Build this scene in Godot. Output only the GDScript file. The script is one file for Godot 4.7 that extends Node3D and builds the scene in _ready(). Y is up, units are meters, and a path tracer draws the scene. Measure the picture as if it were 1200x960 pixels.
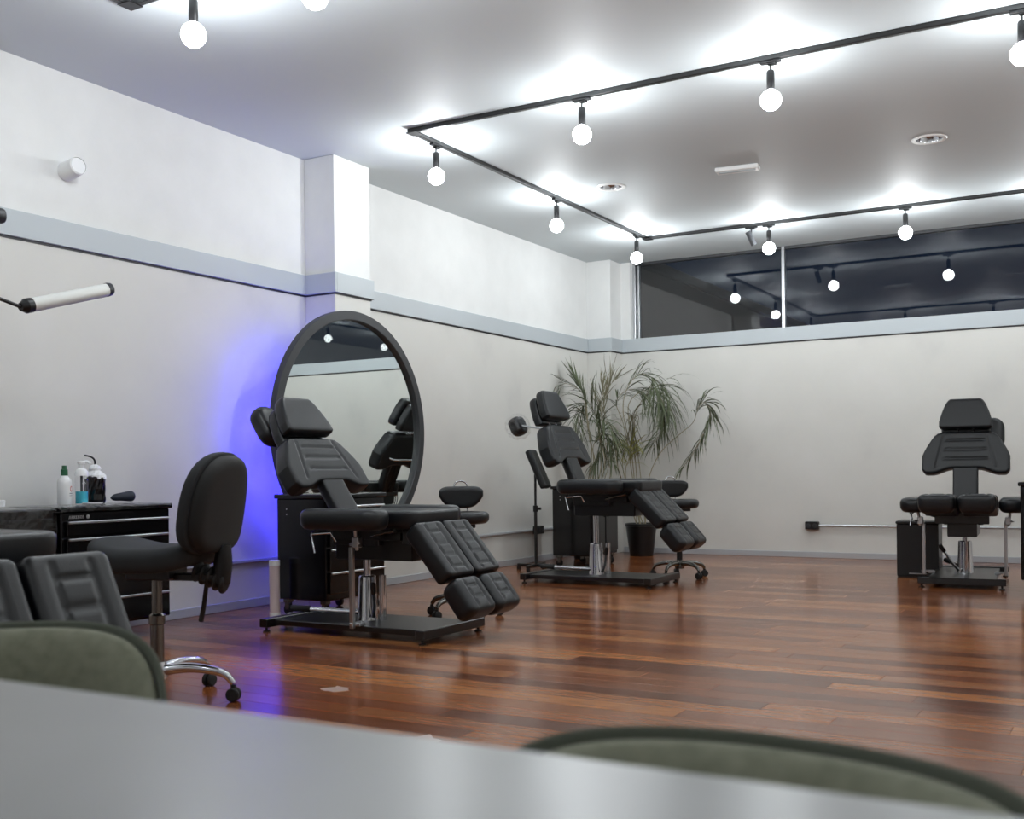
extends Node3D

# ---------------------------------------------------------------- helpers
var M := {}
var meshes := {}
var used := {}
var rng := RandomNumberGenerator.new()

func st() -> SurfaceTool:
	var s := SurfaceTool.new()
	s.begin(Mesh.PRIMITIVE_TRIANGLES)
	return s

func tri(s: SurfaceTool, a: Vector3, b: Vector3, c: Vector3):
	s.add_vertex(a); s.add_vertex(c); s.add_vertex(b)

func quad(s: SurfaceTool, a: Vector3, b: Vector3, c: Vector3, d: Vector3):
	tri(s, a, b, c); tri(s, a, c, d)

func done(s: SurfaceTool) -> ArrayMesh:
	s.generate_normals()
	return s.commit()

func numbered(called: String) -> String:
	if not used.has(called):
		used[called] = 0
		return called
	used[called] += 1
	return "%s_%03d" % [called, used[called]]

func obj(called: String, mesh: Mesh, m: Material, parent: Node = null, at := Vector3.ZERO, rot := Vector3.ZERO) -> MeshInstance3D:
	var o := MeshInstance3D.new()
	o.mesh = mesh
	o.material_override = m
	o.cast_shadow = GeometryInstance3D.SHADOW_CASTING_SETTING_ON
	if parent == null:
		o.name = numbered(called)
		add_child(o)
	else:
		var n := 0
		var want := called
		while parent.has_node(NodePath(want)):
			n += 1
			want = "%s_%03d" % [called, n]
		o.name = want
		parent.add_child(o, true)
	o.position = at
	o.rotation = rot
	return o

func tag(o: Node, label: String, category: String, group := ""):
	o.set_meta("label", label)
	o.set_meta("category", category)
	if group != "":
		o.set_meta("group", group)

func thing(called: String, label: String, category: String, at := Vector3.ZERO, turn := 0.0, group := "") -> Node3D:
	var o := Node3D.new()
	o.name = numbered(called)
	add_child(o)
	o.position = at
	o.rotation.y = turn
	tag(o, label, category, group)
	return o

func dup(src: Node3D, called: String, label: String, at: Vector3, turn := 0.0) -> Node3D:
	var o: Node3D = src.duplicate()
	o.name = numbered(called)
	add_child(o)
	o.position = at
	o.rotation.y = turn
	o.set_meta("label", label)
	return o

func struct(called: String, mesh: Mesh, m: Material, at := Vector3.ZERO) -> MeshInstance3D:
	var o := obj(called, mesh, m, null, at)
	o.set_meta("kind", "structure")
	return o

# chamfered box, centred on `at`
func bbox(s: SurfaceTool, size: Vector3, at := Vector3.ZERO, bev := 0.004, b := Basis.IDENTITY):
	s.set_smooth_group(-1)
	var h := size * 0.5
	bev = minf(bev, minf(h.x, minf(h.y, h.z)) * 0.9)
	var g := h - Vector3.ONE * bev
	var put := func(v: Vector3) -> Vector3: return at + b * v
	for ax in 3:
		var u := (ax + 1) % 3
		var w := (ax + 2) % 3
		for sg in [-1.0, 1.0]:
			var c := []
			for k in [[-1, -1], [1, -1], [1, 1], [-1, 1]]:
				var v := Vector3.ZERO
				v[ax] = h[ax] * sg; v[u] = g[u] * k[0]; v[w] = g[w] * k[1]
				c.append(put.call(v))
			if sg > 0: quad(s, c[0], c[1], c[2], c[3])
			else: quad(s, c[3], c[2], c[1], c[0])
	if bev <= 0.0:
		return
	for ax in 3:                                   # edges along ax
		var u := (ax + 1) % 3
		var w := (ax + 2) % 3
		for k in [[1, 1], [-1, 1], [-1, -1], [1, -1]]:
			var p := Vector3.ZERO
			var q := Vector3.ZERO
			p[u] = h[u] * k[0]; p[w] = g[w] * k[1]
			q[u] = g[u] * k[0]; q[w] = h[w] * k[1]
			var p0 := p; var p1 := p; var q0 := q; var q1 := q
			p0[ax] = -g[ax]; p1[ax] = g[ax]; q0[ax] = -g[ax]; q1[ax] = g[ax]
			if k[0] * k[1] > 0: quad(s, put.call(p0), put.call(q0), put.call(q1), put.call(p1))
			else: quad(s, put.call(p1), put.call(q1), put.call(q0), put.call(p0))
	for x in [-1, 1]:
		for y in [-1, 1]:
			for z in [-1, 1]:
				var a: Vector3 = put.call(Vector3(h.x * x, g.y * y, g.z * z))
				var c: Vector3 = put.call(Vector3(g.x * x, h.y * y, g.z * z))
				var d: Vector3 = put.call(Vector3(g.x * x, g.y * y, h.z * z))
				if x * y * z > 0: tri(s, a, c, d)
				else: tri(s, a, d, c)

func box(size: Vector3, bev := 0.004) -> ArrayMesh:
	var key := "box%s%s" % [size, bev]
	if not meshes.has(key):
		var s := st()
		bbox(s, size, Vector3.ZERO, bev)
		meshes[key] = done(s)
	return meshes[key]

func spline(pts: Array, n: int) -> Array:
	var out := []
	var m := pts.size()
	for i in n + 1:
		var f := float(i) / n * (m - 1)
		var k := mini(int(f), m - 2)
		var p0: Vector3 = pts[maxi(k - 1, 0)]
		var p1: Vector3 = pts[k]
		var p2: Vector3 = pts[k + 1]
		var p3: Vector3 = pts[mini(k + 2, m - 1)]
		out.append(p1.cubic_interpolate(p2, p0, p3, f - k))
	return out

# round tube along points, one radius or one per point
func tube(s: SurfaceTool, pts: Array, r, seg := 10, cap := true):
	var n := pts.size()
	var rings := []
	var up := Vector3.UP
	for i in n:
		var t: Vector3 = (pts[mini(i + 1, n - 1)] - pts[maxi(i - 1, 0)]).normalized()
		if i == 0 and absf(t.dot(up)) > 0.9:
			up = Vector3.RIGHT
		var side := t.cross(up).normalized()
		up = side.cross(t).normalized()
		var rad: float = r[i] if r is Array else r
		var ring := []
		for k in seg:
			var a := TAU * k / seg
			ring.append(pts[i] + (side * cos(a) + up * sin(a)) * rad)
		rings.append(ring)
	s.set_smooth_group(1)
	for i in n - 1:
		for k in seg:
			var l := (k + 1) % seg
			quad(s, rings[i][k], rings[i][l], rings[i + 1][l], rings[i + 1][k])
	if cap:
		s.set_smooth_group(-1)
		for k in range(1, seg - 1):
			tri(s, rings[0][0], rings[0][k + 1], rings[0][k])
			tri(s, rings[n - 1][0], rings[n - 1][k], rings[n - 1][k + 1])

func tubem(pts: Array, r, seg := 10) -> ArrayMesh:
	var s := st()
	tube(s, pts, r, seg)
	return done(s)

# lathe about y; profile of Vector2(r, y) from bottom to top
func lathe(s: SurfaceTool, prof: Array, seg := 24, x := Transform3D.IDENTITY):
	var grp := 2
	for i in prof.size() - 1:
		var a: Vector2 = prof[i]
		var b: Vector2 = prof[i + 1]
		if i > 0:
			var before: Vector2 = a - prof[i - 1]
			if absf(before.angle_to(b - a)) > 0.6:
				grp = 5 - grp
		s.set_smooth_group(grp)
		for k in seg:
			var t0 := TAU * k / seg
			var t1 := TAU * (k + 1) / seg
			var p := func(v: Vector2, t: float) -> Vector3: return x * Vector3(v.x * cos(t), v.y, -v.x * sin(t))
			if a.x > 1e-6 and b.x > 1e-6: quad(s, p.call(a, t0), p.call(a, t1), p.call(b, t1), p.call(b, t0))
			elif a.x > 1e-6: tri(s, p.call(a, t0), p.call(a, t1), p.call(b, t0))
			elif b.x > 1e-6: tri(s, p.call(a, t0), p.call(b, t1), p.call(b, t0))

func lathem(prof: Array, seg := 24, x := Transform3D.IDENTITY) -> ArrayMesh:
	var s := st()
	lathe(s, prof, seg, x)
	return done(s)

func rr(w: float, l0: float, l1: float, c: float) -> Array:    # lower and upper edge of a rounded rectangle
	var cut := func(a: float) -> float:
		var o := absf(a) - (w - c)
		return 0.0 if o <= 0.0 else c - sqrt(maxf(0.0, c * c - o * o))
	return [func(a: float) -> float: return l0 + cut.call(a), func(a: float) -> float: return l1 - cut.call(a)]

# upholstered cushion: x along its length, z across, y up; edges = [lower(z), upper(z)]; seams = [p, q, width, depth] in (z, x)
func cushion(w: float, edges: Array, up: float, down: float, r: float, seams := [], nu := 40, nv := 30, shape = null, pw := 2.6) -> ArrayMesh:
	var cols := []
	var rim := PackedVector2Array()
	var far := PackedVector2Array()
	for i in nu + 1:
		var a := -w * cos(PI * i / nu)
		var lo: float = edges[0].call(a)
		var hi: float = edges[1].call(a)
		rim.append(Vector2(a, lo)); far.append(Vector2(a, hi))
		var c := PackedVector2Array()
		for j in nv + 1:
			c.append(Vector2(a, lerpf(lo, hi, 0.5 - 0.5 * cos(PI * j / nv))))
		cols.append(c)
	far.reverse()
	rim.append_array(far)
	var top := []
	var bot := []
	for i in nu + 1:
		var ct := PackedVector3Array()
		var cb := PackedVector3Array()
		for j in nv + 1:
			var p: Vector2 = cols[i][j]
			var d := 0.0
			if i > 0 and i < nu and j > 0 and j < nv:
				d = 1e9
				for k in rim.size():
					var a := rim[k]
					var e := rim[(k + 1) % rim.size()] - a
					var l := e.length_squared()
					var f := clampf((p - a).dot(e) / l, 0, 1) if l > 0 else 0.0
					d = minf(d, (a + e * f).distance_squared_to(p))
				d = sqrt(d)
			var t := clampf(d / r, 0, 1)
			var h := pow(1.0 - pow(1.0 - t, pw), 1.0 / pw)
			var yt := up * h
			for q in seams:
				var e: Vector2 = q[1] - q[0]
				var f := clampf((p - q[0]).dot(e) / e.length_squared(), 0, 1)
				var g: float = q[0].distance_to(p - e * f) / float(q[2])
				yt -= q[3] * exp(-g * g) * t
			var vt := Vector3(p.y, yt, p.x)
			var vb := Vector3(p.y, -down * h, p.x)
			if shape != null:
				vt = shape.call(vt); vb = shape.call(vb)
			ct.append(vt); cb.append(vb)
		top.append(ct); bot.append(cb)
	var s := st()
	s.set_smooth_group(0)
	for i in nu:
		for j in nv:
			quad(s, top[i][j], top[i + 1][j], top[i + 1][j + 1], top[i][j + 1])
			quad(s, bot[i][j], bot[i][j + 1], bot[i + 1][j + 1], bot[i + 1][j])
	return done(s)

func noise(freq: float, octaves := 4, sd := 1) -> FastNoiseLite:
	var n := FastNoiseLite.new()
	n.noise_type = FastNoiseLite.TYPE_SIMPLEX_SMOOTH
	n.frequency = freq; n.fractal_octaves = octaves; n.seed = sd
	return n

func ntex(n: FastNoiseLite, size := 512, ramp: Array = [], bump := 0.0) -> NoiseTexture2D:
	var t := NoiseTexture2D.new()
	t.width = size; t.height = size; t.noise = n; t.seamless = true
	t.generate_mipmaps = true
	if bump > 0:
		t.as_normal_map = true; t.bump_strength = bump
	elif ramp.size():
		var g := Gradient.new()
		g.offsets = PackedFloat32Array(range(ramp.size()).map(func(i): return float(i) / (ramp.size() - 1)))
		g.colors = PackedColorArray(ramp)
		t.color_ramp = g
	return t

func mat(c: Color, rough := 0.6, metal := 0.0, spec := 0.5) -> StandardMaterial3D:
	var m := StandardMaterial3D.new()
	m.albedo_color = c; m.roughness = rough; m.metallic = metal; m.metallic_specular = spec
	return m

func tri_tex(m: StandardMaterial3D, t: Texture2D, sc: Vector3, world := true):
	m.albedo_texture = t
	m.uv1_triplanar = true; m.uv1_world_triplanar = world; m.uv1_scale = sc

func g8(r, g, b) -> Color:
	return Color8(r, g, b)

func omni(at: Vector3, c: Color, e: float, size: float, parent: Node):
	var l := OmniLight3D.new()
	l.light_color = c; l.light_energy = e; l.light_size = size
	l.omni_range = 30.0; l.omni_attenuation = 2.0; l.shadow_enabled = true
	l.name = "lamp_light"
	parent.add_child(l, true)
	l.position = at

# ---------------------------------------------------------------- room constants (metres, from the photograph)
const CEIL := 3.356
const RT := 2.467      # rail top
const RB := 2.316      # rail bottom
const RX := 8.0
const RZ := 13.5
const COL0 := 4.748    # column on the left wall
const COL1 := 5.185
const COLX := 0.29
const PILX := 0.30     # pilaster in the corner
const PILZ := 0.289
const WINX := 0.42

var BULB := 0.43

func _ready():
	rng.seed = 7
	# camera
	var cam := Camera3D.new()
	cam.name = "camera"
	add_child(cam)
	var at := CameraAttributesPhysical.new()
	at.frustum_focal_length = 50.0
	at.frustum_near = 0.05; at.frustum_far = 80.0
	at.frustum_focus_distance = 7.5
	at.exposure_aperture = 6.0
	cam.attributes = at
	cam.near = 0.05; cam.far = 80.0
	cam.projection = Camera3D.PROJECTION_FRUSTUM
	cam.keep_aspect = Camera3D.KEEP_HEIGHT
	cam.size = 0.05 * 960.0 / 1278.2
	cam.frustum_offset = Vector2(0, 0.05 * 72.8 / 1278.2)
	cam.position = Vector3(5.541, 0.95, 11.635)
	cam.rotation = Vector3(0, 0.5243, -0.0114)
	cam.current = true
	# sky and exposure
	var we := WorldEnvironment.new()
	we.name = "world"
	var env := Environment.new()
	var sm := ProceduralSkyMaterial.new()
	sm.sky_top_color = g8(14, 22, 38); sm.sky_horizon_color = g8(24, 34, 50)
	sm.ground_bottom_color = g8(8, 9, 12); sm.ground_horizon_color = g8(18, 22, 34)
	sm.sun_angle_max = 0.1
	var sky := Sky.new()
	sky.sky_material = sm
	env.background_mode = Environment.BG_SKY
	env.sky = sky
	env.background_energy_multiplier = 0.9
	env.tonemap_mode = Environment.TONE_MAPPER_LINEAR
	env.tonemap_exposure = 1.0
	env.sdfgi_enabled = true; env.ssao_enabled = true; env.ssil_enabled = true
	we.environment = env
	add_child(we)

	materials()
	room()
	floor_planks()
	lighting()
	mirror()
	chairs()
	chests()
	stools()
	plants()
	small_things()
	foreground()

func materials():
	M.wall = mat(g8(226, 227, 226), 0.7)
	tri_tex(M.wall, ntex(noise(0.012, 4, 3), 512, [Color(0.97, 0.97, 0.97), Color(1, 1, 1)]), Vector3.ONE * 0.4)
	M.cement = mat(g8(214, 213, 209), 0.62)
	tri_tex(M.cement, ntex(noise(0.006, 6, 11), 512, [Color(0.94, 0.94, 0.94), Color(0.975, 0.975, 0.97), Color(0.985, 0.985, 0.98), Color(1, 1, 1)]), Vector3.ONE * 0.32)
	M.ceiling = mat(g8(201, 208, 211), 0.64)
	M.rail = mat(g8(180, 187, 191), 0.45)
	M.base = mat(g8(170, 172, 176), 0.5)
	M.subfloor = mat(g8(30, 16, 10), 0.9)
	M.black = mat(g8(12, 12, 14), 0.35)
	M.blackmetal = mat(g8(13, 13, 14), 0.3, 0.0, 0.6)
	M.chestblack = mat(g8(11, 11, 13), 0.16, 0.0, 0.5)
	M.rubber = mat(g8(22, 22, 22), 0.7)
	M.chrome = mat(g8(215, 216, 220), 0.12, 1.0)
	M.alu = mat(g8(196, 198, 201), 0.28, 1.0)
	M.darkchrome = mat(g8(120, 118, 114), 0.25, 1.0)
	M.leather = mat(g8(20, 22, 25), 0.36, 0.0, 0.46)
	M.leather.normal_enabled = true
	M.leather.normal_texture = ntex(noise(0.09, 3, 5), 512, [], 2.5)
	M.leather.normal_scale = 0.25
	M.leather.uv1_triplanar = true; M.leather.uv1_scale = Vector3.ONE * 4
	M.fabric = mat(g8(34, 36, 38), 0.85)
	M.frame = mat(g8(46, 48, 51), 0.45)
	M.mirror = mat(g8(226, 232, 230), 0.01, 1.0)
	M.white = mat(g8(236, 237, 236), 0.4)
	M.whiteplastic = mat(g8(232, 234, 236), 0.35)
	M.glass = StandardMaterial3D.new()
	M.glass.transparency = BaseMaterial3D.TRANSPARENCY_ALPHA
	M.glass.albedo_color = Color(0.2, 0.22, 0.25, 0.02)
	M.glass.roughness = 0.0; M.glass.metallic_specular = 0.5
	M.film = StandardMaterial3D.new()
	M.film.transparency = BaseMaterial3D.TRANSPARENCY_ALPHA
	M.film.albedo_color = Color(0.5, 0.51, 0.52, 0.015)
	M.film.roughness = 0.05; M.film.metallic_specular = 0.4
	M.bulb = mat(Color.WHITE, 0.5)
	M.bulb.emission_enabled = true; M.bulb.emission = Color(0.97, 0.99, 1.0); M.bulb.emission_energy_multiplier = 26.0
	M.blue = mat(g8(60, 60, 220), 0.5)
	M.blue.emission_enabled = true; M.blue.emission = Color(0.16, 0.14, 1.0); M.blue.emission_energy_multiplier = 3.0
	M.velvet = mat(g8(136, 138, 122), 0.95, 0.0, 0.2)
	tri_tex(M.velvet, ntex(noise(0.02, 4, 21), 512, [Color(0.78, 0.79, 0.76), Color(0.92, 0.92, 0.9), Color(1, 1, 1)]), Vector3.ONE * 2.5, false)
	M.velvet.rim_enabled = true; M.velvet.rim = 0.5; M.velvet.rim_tint = 0.4
	M.velvetdark = mat(g8(86, 90, 80), 0.95, 0.0, 0.2)
	M.velvetdark.rim_enabled = true; M.velvetdark.rim = 0.3; M.velvetdark.rim_tint = 0.4
	M.table = mat(g8(138, 139, 138), 0.3)
	tri_tex(M.table, ntex(noise(0.02, 3, 9), 256, [Color(0.95, 0.95, 0.95), Color(1, 1, 1)]), Vector3.ONE * 0.8)
	M.soil = mat(g8(60, 48, 38), 0.95)
	M.stem = mat(g8(150, 142, 118), 0.8)
	M.leaf = mat(g8(84, 92, 66), 0.7)
	M.leaf.backlight_enabled = true; M.leaf.backlight = Color(0.1, 0.12, 0.05)
	M.leafdry = mat(g8(110, 106, 84), 0.8)
	M.leafyellow = mat(g8(138, 136, 66), 0.7)
	M.paper = mat(g8(214, 196, 196), 0.8)
	M.teal = mat(g8(60, 170, 190), 0.2)
	M.green = mat(g8(36, 92, 62), 0.4)
	M.navy = mat(g8(24, 32, 48), 0.6)

# ---------------------------------------------------------------- the room
func slab(called: String, a: Vector3, b: Vector3, m: Material, bev := 0.0) -> MeshInstance3D:
	return struct(called, box(b - a, bev), m, (a + b) * 0.5)

func room():
	slab("wall_left", Vector3(-0.25, 0, -0.25), Vector3(0, RB, RZ), M.cement)
	slab("wall_left_upper", Vector3(-0.25, RB, -0.25), Vector3(0, CEIL, RZ), M.wall)
	slab("wall_back", Vector3(0, 0, -0.25), Vector3(RX, RT - 0.002, 0), M.cement)
	slab("wall_back_upper", Vector3(0, RT, -0.25), Vector3(WINX, CEIL, 0), M.wall)
	slab("wall_right", Vector3(RX, 0, -0.25), Vector3(RX + 0.25, CEIL, RZ), M.cement)
	slab("wall_front", Vector3(-0.25, 0, RZ), Vector3(RX + 0.25, CEIL, RZ + 0.25), M.wall)
	slab("wall_column", Vector3(0, 0, COL0), Vector3(COLX, RB, COL1), M.cement, 0.003)
	slab("wall_column_upper", Vector3(0, RB, COL0), Vector3(COLX, CEIL, COL1), M.wall, 0.003)
	slab("wall_pilaster", Vector3(0, 0, 0), Vector3(PILX, RB, PILZ), M.cement, 0.003)
	slab("wall_pilaster_upper", Vector3(0, RB, 0), Vector3(PILX, CEIL, PILZ), M.wall, 0.003)
	# ceiling with two recesses for the downlights
	var c := CSGBox3D.new()
	c.name = "ceiling"
	c.size = Vector3(RX + 0.5, 0.3, RZ + 0.5)
	c.material = M.ceiling
	c.set_meta("kind", "structure")
	for p in DOWN:
		var h := CSGCylinder3D.new()
		h.name = "recess"
		h.radius = 0.1; h.height = 0.2; h.sides = 32
		h.operation = CSGShape3D.OPERATION_SUBTRACTION
		h.material = M.black
		c.add_child(h, true)
		h.position = Vector3(p.x - RX / 2, -0.15, p.y - (RZ / 2))
	add_child(c)
	c.position = Vector3(RX / 2, CEIL + 0.15, RZ / 2)
	# picture rail wrapping column, pilaster and walls
	var d := 0.022
	var rails := [
		[Vector3(0, RB, COL1), Vector3(d, RT, RZ)],
		[Vector3(0, RB, COL1), Vector3(COLX + d, RT, COL1 + d)],
		[Vector3(COLX, RB, COL0 - d), Vector3(COLX + d, RT, COL1)],
		[Vector3(0, RB, COL0 - d), Vector3(COLX, RT, COL0)],
		[Vector3(0, RB, PILZ), Vector3(d, RT, COL0 - d)],
		[Vector3(d, RB, PILZ), Vector3(PILX + d, RT, PILZ + d)],
		[Vector3(PILX, RB, 0), Vector3(PILX + d, RT, PILZ)],
		[Vector3(PILX + d, RB, 0), Vector3(RX, RT, d)],
	]
	for i in rails.size():
		slab("trim_and_shade_%d" % (i + 1), rails[i][0], rails[i][1], M.rail, 0.003)
	# thin dark strips that paint the shadow line under the rail
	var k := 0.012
	var shade_strips := [
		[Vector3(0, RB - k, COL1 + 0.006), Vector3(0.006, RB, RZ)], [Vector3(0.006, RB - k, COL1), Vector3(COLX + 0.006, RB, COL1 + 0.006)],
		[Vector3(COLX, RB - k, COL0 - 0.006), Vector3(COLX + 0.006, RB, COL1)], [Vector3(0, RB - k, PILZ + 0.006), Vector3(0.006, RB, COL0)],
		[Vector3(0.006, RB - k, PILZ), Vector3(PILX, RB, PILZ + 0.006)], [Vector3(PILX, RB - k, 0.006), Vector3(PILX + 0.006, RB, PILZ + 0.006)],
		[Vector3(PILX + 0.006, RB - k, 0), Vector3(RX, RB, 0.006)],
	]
	for i in shade_strips.size():
		slab("trim_and_shade_%d" % (i + 9), shade_strips[i][0], shade_strips[i][1], M.frame)
	# baseboards
	var bh := 0.062
	slab("baseboard_left", Vector3(0, 0, COL1), Vector3(0.014, bh, RZ), M.base, 0.003)
	slab("baseboard_left_far", Vector3(0, 0, PILZ), Vector3(0.014, bh, COL0), M.base, 0.003)
	slab("baseboard_column", Vector3(COLX, 0, COL0), Vector3(COLX + 0.014, bh, COL1), M.base, 0.003)
	slab("baseboard_column_side", Vector3(0.014, 0, COL1), Vector3(COLX + 0.014, bh, COL1 + 0.014), M.base, 0.003)
	slab("baseboard_pilaster", Vector3(0.014, 0, PILZ), Vector3(PILX + 0.014, bh, PILZ + 0.014), M.base, 0.003)
	slab("baseboard_back", Vector3(PILX + 0.014, 0, 0), Vector3(RX, bh, 0.014), M.base, 0.003)
	# the long window above the rail: aluminium frame and three panes
	var w := Node3D.new()
	w.name = "window_1"
	w.set_meta("kind", "structure")
	add_child(w)
	var zc := -0.1
	for x in [WINX + 0.0175, 2.19, 5.6, RX - 0.02]:
		var left: bool = x < 1.0
		obj("mullion", box(Vector3(0.035, CEIL - RT, 0.07), 0.004), M.alu, w, Vector3(x, (CEIL + RT) / 2, zc))
		if left:
			obj("jamb", box(Vector3(0.02, CEIL - RT, 0.05), 0.003), M.alu, w, Vector3(x + 0.045, (CEIL + RT) / 2, zc - 0.02))
	for e in [[WINX, 2.19], [2.19, 5.6], [5.6, RX]]:
		var x0: float = e[0] + 0.02
		var x1: float = e[1] - 0.02
		obj("pane", box(Vector3(x1 - x0, CEIL - RT - 0.02, 0.006), 0.0), M.glass, w, Vector3((x0 + x1) / 2, (CEIL + RT) / 2, zc))
	obj("bottom_rail", box(Vector3(RX - WINX, 0.012, 0.06), 0.003), M.alu, w, Vector3((RX + WINX) / 2, RT + 0.006, zc))
	obj("top_rail", box(Vector3(RX - WINX, 0.03, 0.06), 0.003), M.frame, w, Vector3((RX + WINX) / 2, CEIL - 0.015, zc))
	obj("sill", box(Vector3(RX - WINX, 0.012, 0.26), 0.003), M.white, w, Vector3((RX + WINX) / 2, RT - 0.004, -0.118))

const DOWN := [Vector2(1.661, 3.19), Vector2(4.209, 3.16)]

# ---------------------------------------------------------------- floor of hardwood planks
func floor_planks():
	var f := slab("floor", Vector3(-0.25, -0.2, -0.25), Vector3(RX + 0.25, -0.018, RZ + 0.25), M.subfloor)
	var grain := noise(0.03, 4, 31)
	var gt := ntex(grain, 512, [Color(0.78, 0.72, 0.66), Color(0.92, 0.9, 0.86), Color(1, 0.99, 0.97)])
	var rt := ntex(noise(0.015, 3, 32), 256, [Color(0.75, 0.75, 0.75), Color(1, 1, 1)])
	var tones := [g8(152, 94, 56), g8(138, 80, 46), g8(164, 104, 62), g8(122, 70, 42), g8(144, 84, 47), g8(180, 118, 70), g8(130, 74, 45), g8(158, 96, 53), g8(112, 64, 40)]
	var ms := []
	for c in tones:
		var m := mat(c, 0.21, 0.0, 0.5)
		tri_tex(m, gt, Vector3(0.25, 3.5, 3.5))
		m.roughness_texture = rt
		ms.append(m)
	var W := 0.135
	var eye := Vector3(5.541, 0.95, 11.635)
	var list := []
	var row := 0
	var z := 0.0
	while z < RZ:
		var x := -rng.randf_range(0.0, 1.6)
		while x < RX:
			var L: float = [0.9, 1.2, 1.5, 1.8, 2.2][rng.randi() % 5]
			var x0 := maxf(x, 0.0)
			var x1 := minf(x + L, RX)
			if x1 - x0 > 0.05:
				var p := Vector3((x0 + x1) / 2, 0, z + W / 2)
				var q := p - eye
				var fw := -sin(0.5243) * q.x - cos(0.5243) * q.z
				var r := cos(0.5243) * q.x - sin(0.5243) * q.z
				var seen := fw > 2.2 and absf(r) < fw * 0.47 + 1.1
				list.append([fw if seen else 1000.0 + absf(fw), p, x1 - x0, rng.randi() % tones.size()])
			x += L
		z += W
		row += 1
	list.sort_custom(func(a, b): return a[0] < b[0])
	var rest := {}
	for i in list.size():
		var e: Array = list[i]
		var size := Vector3(snappedf(e[2], 0.001) - 0.0012, 0.018, W - 0.0012)
		var c: Vector3 = e[1] + Vector3(0, -0.009, 0)
		if i < 300:
			obj("plank", box(size, 0.0008), ms[e[3]], f, c - f.position)
		else:
			if not rest.has(e[3]):
				rest[e[3]] = st()
			bbox(rest[e[3]], size, c - f.position, 0.0008)
	var am := ArrayMesh.new()
	for k in rest:
		rest[k].generate_normals()
		rest[k].set_material(ms[k])
		rest[k].commit(am)
	var o := MeshInstance3D.new()
	o.name = "remaining_planks"
	o.mesh = am
	o.set_meta("kind", "stuff")
	f.add_child(o)
	# two pale irregular patches lying flat on the planks
	var pale_mat := mat(g8(162, 138, 126), 0.45)
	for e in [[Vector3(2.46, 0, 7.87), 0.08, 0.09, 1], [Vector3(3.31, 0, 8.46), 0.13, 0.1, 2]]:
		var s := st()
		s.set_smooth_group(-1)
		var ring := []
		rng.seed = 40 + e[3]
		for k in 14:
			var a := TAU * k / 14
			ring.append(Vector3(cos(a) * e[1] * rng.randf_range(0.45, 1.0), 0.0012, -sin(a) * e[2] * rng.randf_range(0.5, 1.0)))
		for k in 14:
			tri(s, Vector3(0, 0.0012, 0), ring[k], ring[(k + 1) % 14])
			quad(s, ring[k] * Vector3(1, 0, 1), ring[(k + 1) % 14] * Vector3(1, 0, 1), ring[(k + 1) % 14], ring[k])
		obj("pale_patch", done(s), pale_mat, f, e[0] - f.position)

# ---------------------------------------------------------------- track lighting and ceiling fittings
func track(called: String, label: String, x0: float, x1: float, z0: float, z1: float):
	var t := thing(called, label, "lighting track", Vector3((x0 + x1) / 2, CEIL, (z0 + z1) / 2))
	var lx := x1 - x0
	var lz := z1 - z0
	for s in [-1, 1]:
		obj("rail", box(Vector3(lx + 0.034, 0.03, 0.034), 0.003), M.blackmetal, t, Vector3(0, -0.015, s * lz / 2))
		obj("rail", box(Vector3(0.034, 0.03, lz - 0.034), 0.003), M.blackmetal, t, Vector3(s * lx / 2, -0.015, 0))
		for r in [-1, 1]:
			obj("corner_connector", box(Vector3(0.09, 0.006, 0.09), 0.002), M.black, t, Vector3(s * (lx / 2 - 0.02), -0.031, r * (lz / 2 - 0.02)))

var bulb_meshes := {}

func bulb_lamp(label: String, p: Vector3, along_x: bool, power := 1.0):
	var t := thing("track_bulb_lamp", label, "bulb lamp", Vector3(p.x, CEIL - 0.03, p.z), 0.0 if along_x else PI / 2, "globe bulbs on the ceiling tracks")
	if bulb_meshes.is_empty():
		var a := st()
		bbox(a, Vector3(0.12, 0.016, 0.036), Vector3(0, -0.008, 0), 0.003)
		bbox(a, Vector3(0.05, 0.012, 0.03), Vector3(0.01, -0.022, 0), 0.003)
		bulb_meshes.adapter = done(a)
		var w := st()
		tube(w, [Vector3(0, -0.024, 0), Vector3(0, -0.06, 0)], 0.005, 8)
		bulb_meshes.stem = done(w)
		bulb_meshes.socket = lathem([Vector2(0, -0.17), Vector2(0.02, -0.17), Vector2(0.023, -0.165), Vector2(0.023, -0.068), Vector2(0.018, -0.058), Vector2(0, -0.056)], 20)
		var prof := [Vector2(0.0, -0.292)]
		for k in range(1, 15):
			var f := PI * k / 16.0
			prof.append(Vector2(0.061 * sin(f), -0.231 - 0.061 * cos(f)))
		prof.append_array([Vector2(0.017, -0.172), Vector2(0.016, -0.165), Vector2(0, -0.165)])
		bulb_meshes.bulb = lathem(prof, 24)
	obj("adapter", bulb_meshes.adapter, M.black, t)
	obj("stem", bulb_meshes.stem, M.black, t)
	obj("socket", bulb_meshes.socket, M.black, t)
	obj("bulb", bulb_meshes.bulb, M.bulb, t)
	omni(Vector3(0, -0.231, 0), Color(0.97, 0.99, 1.0), BULB * power, 0.05, t)

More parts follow.
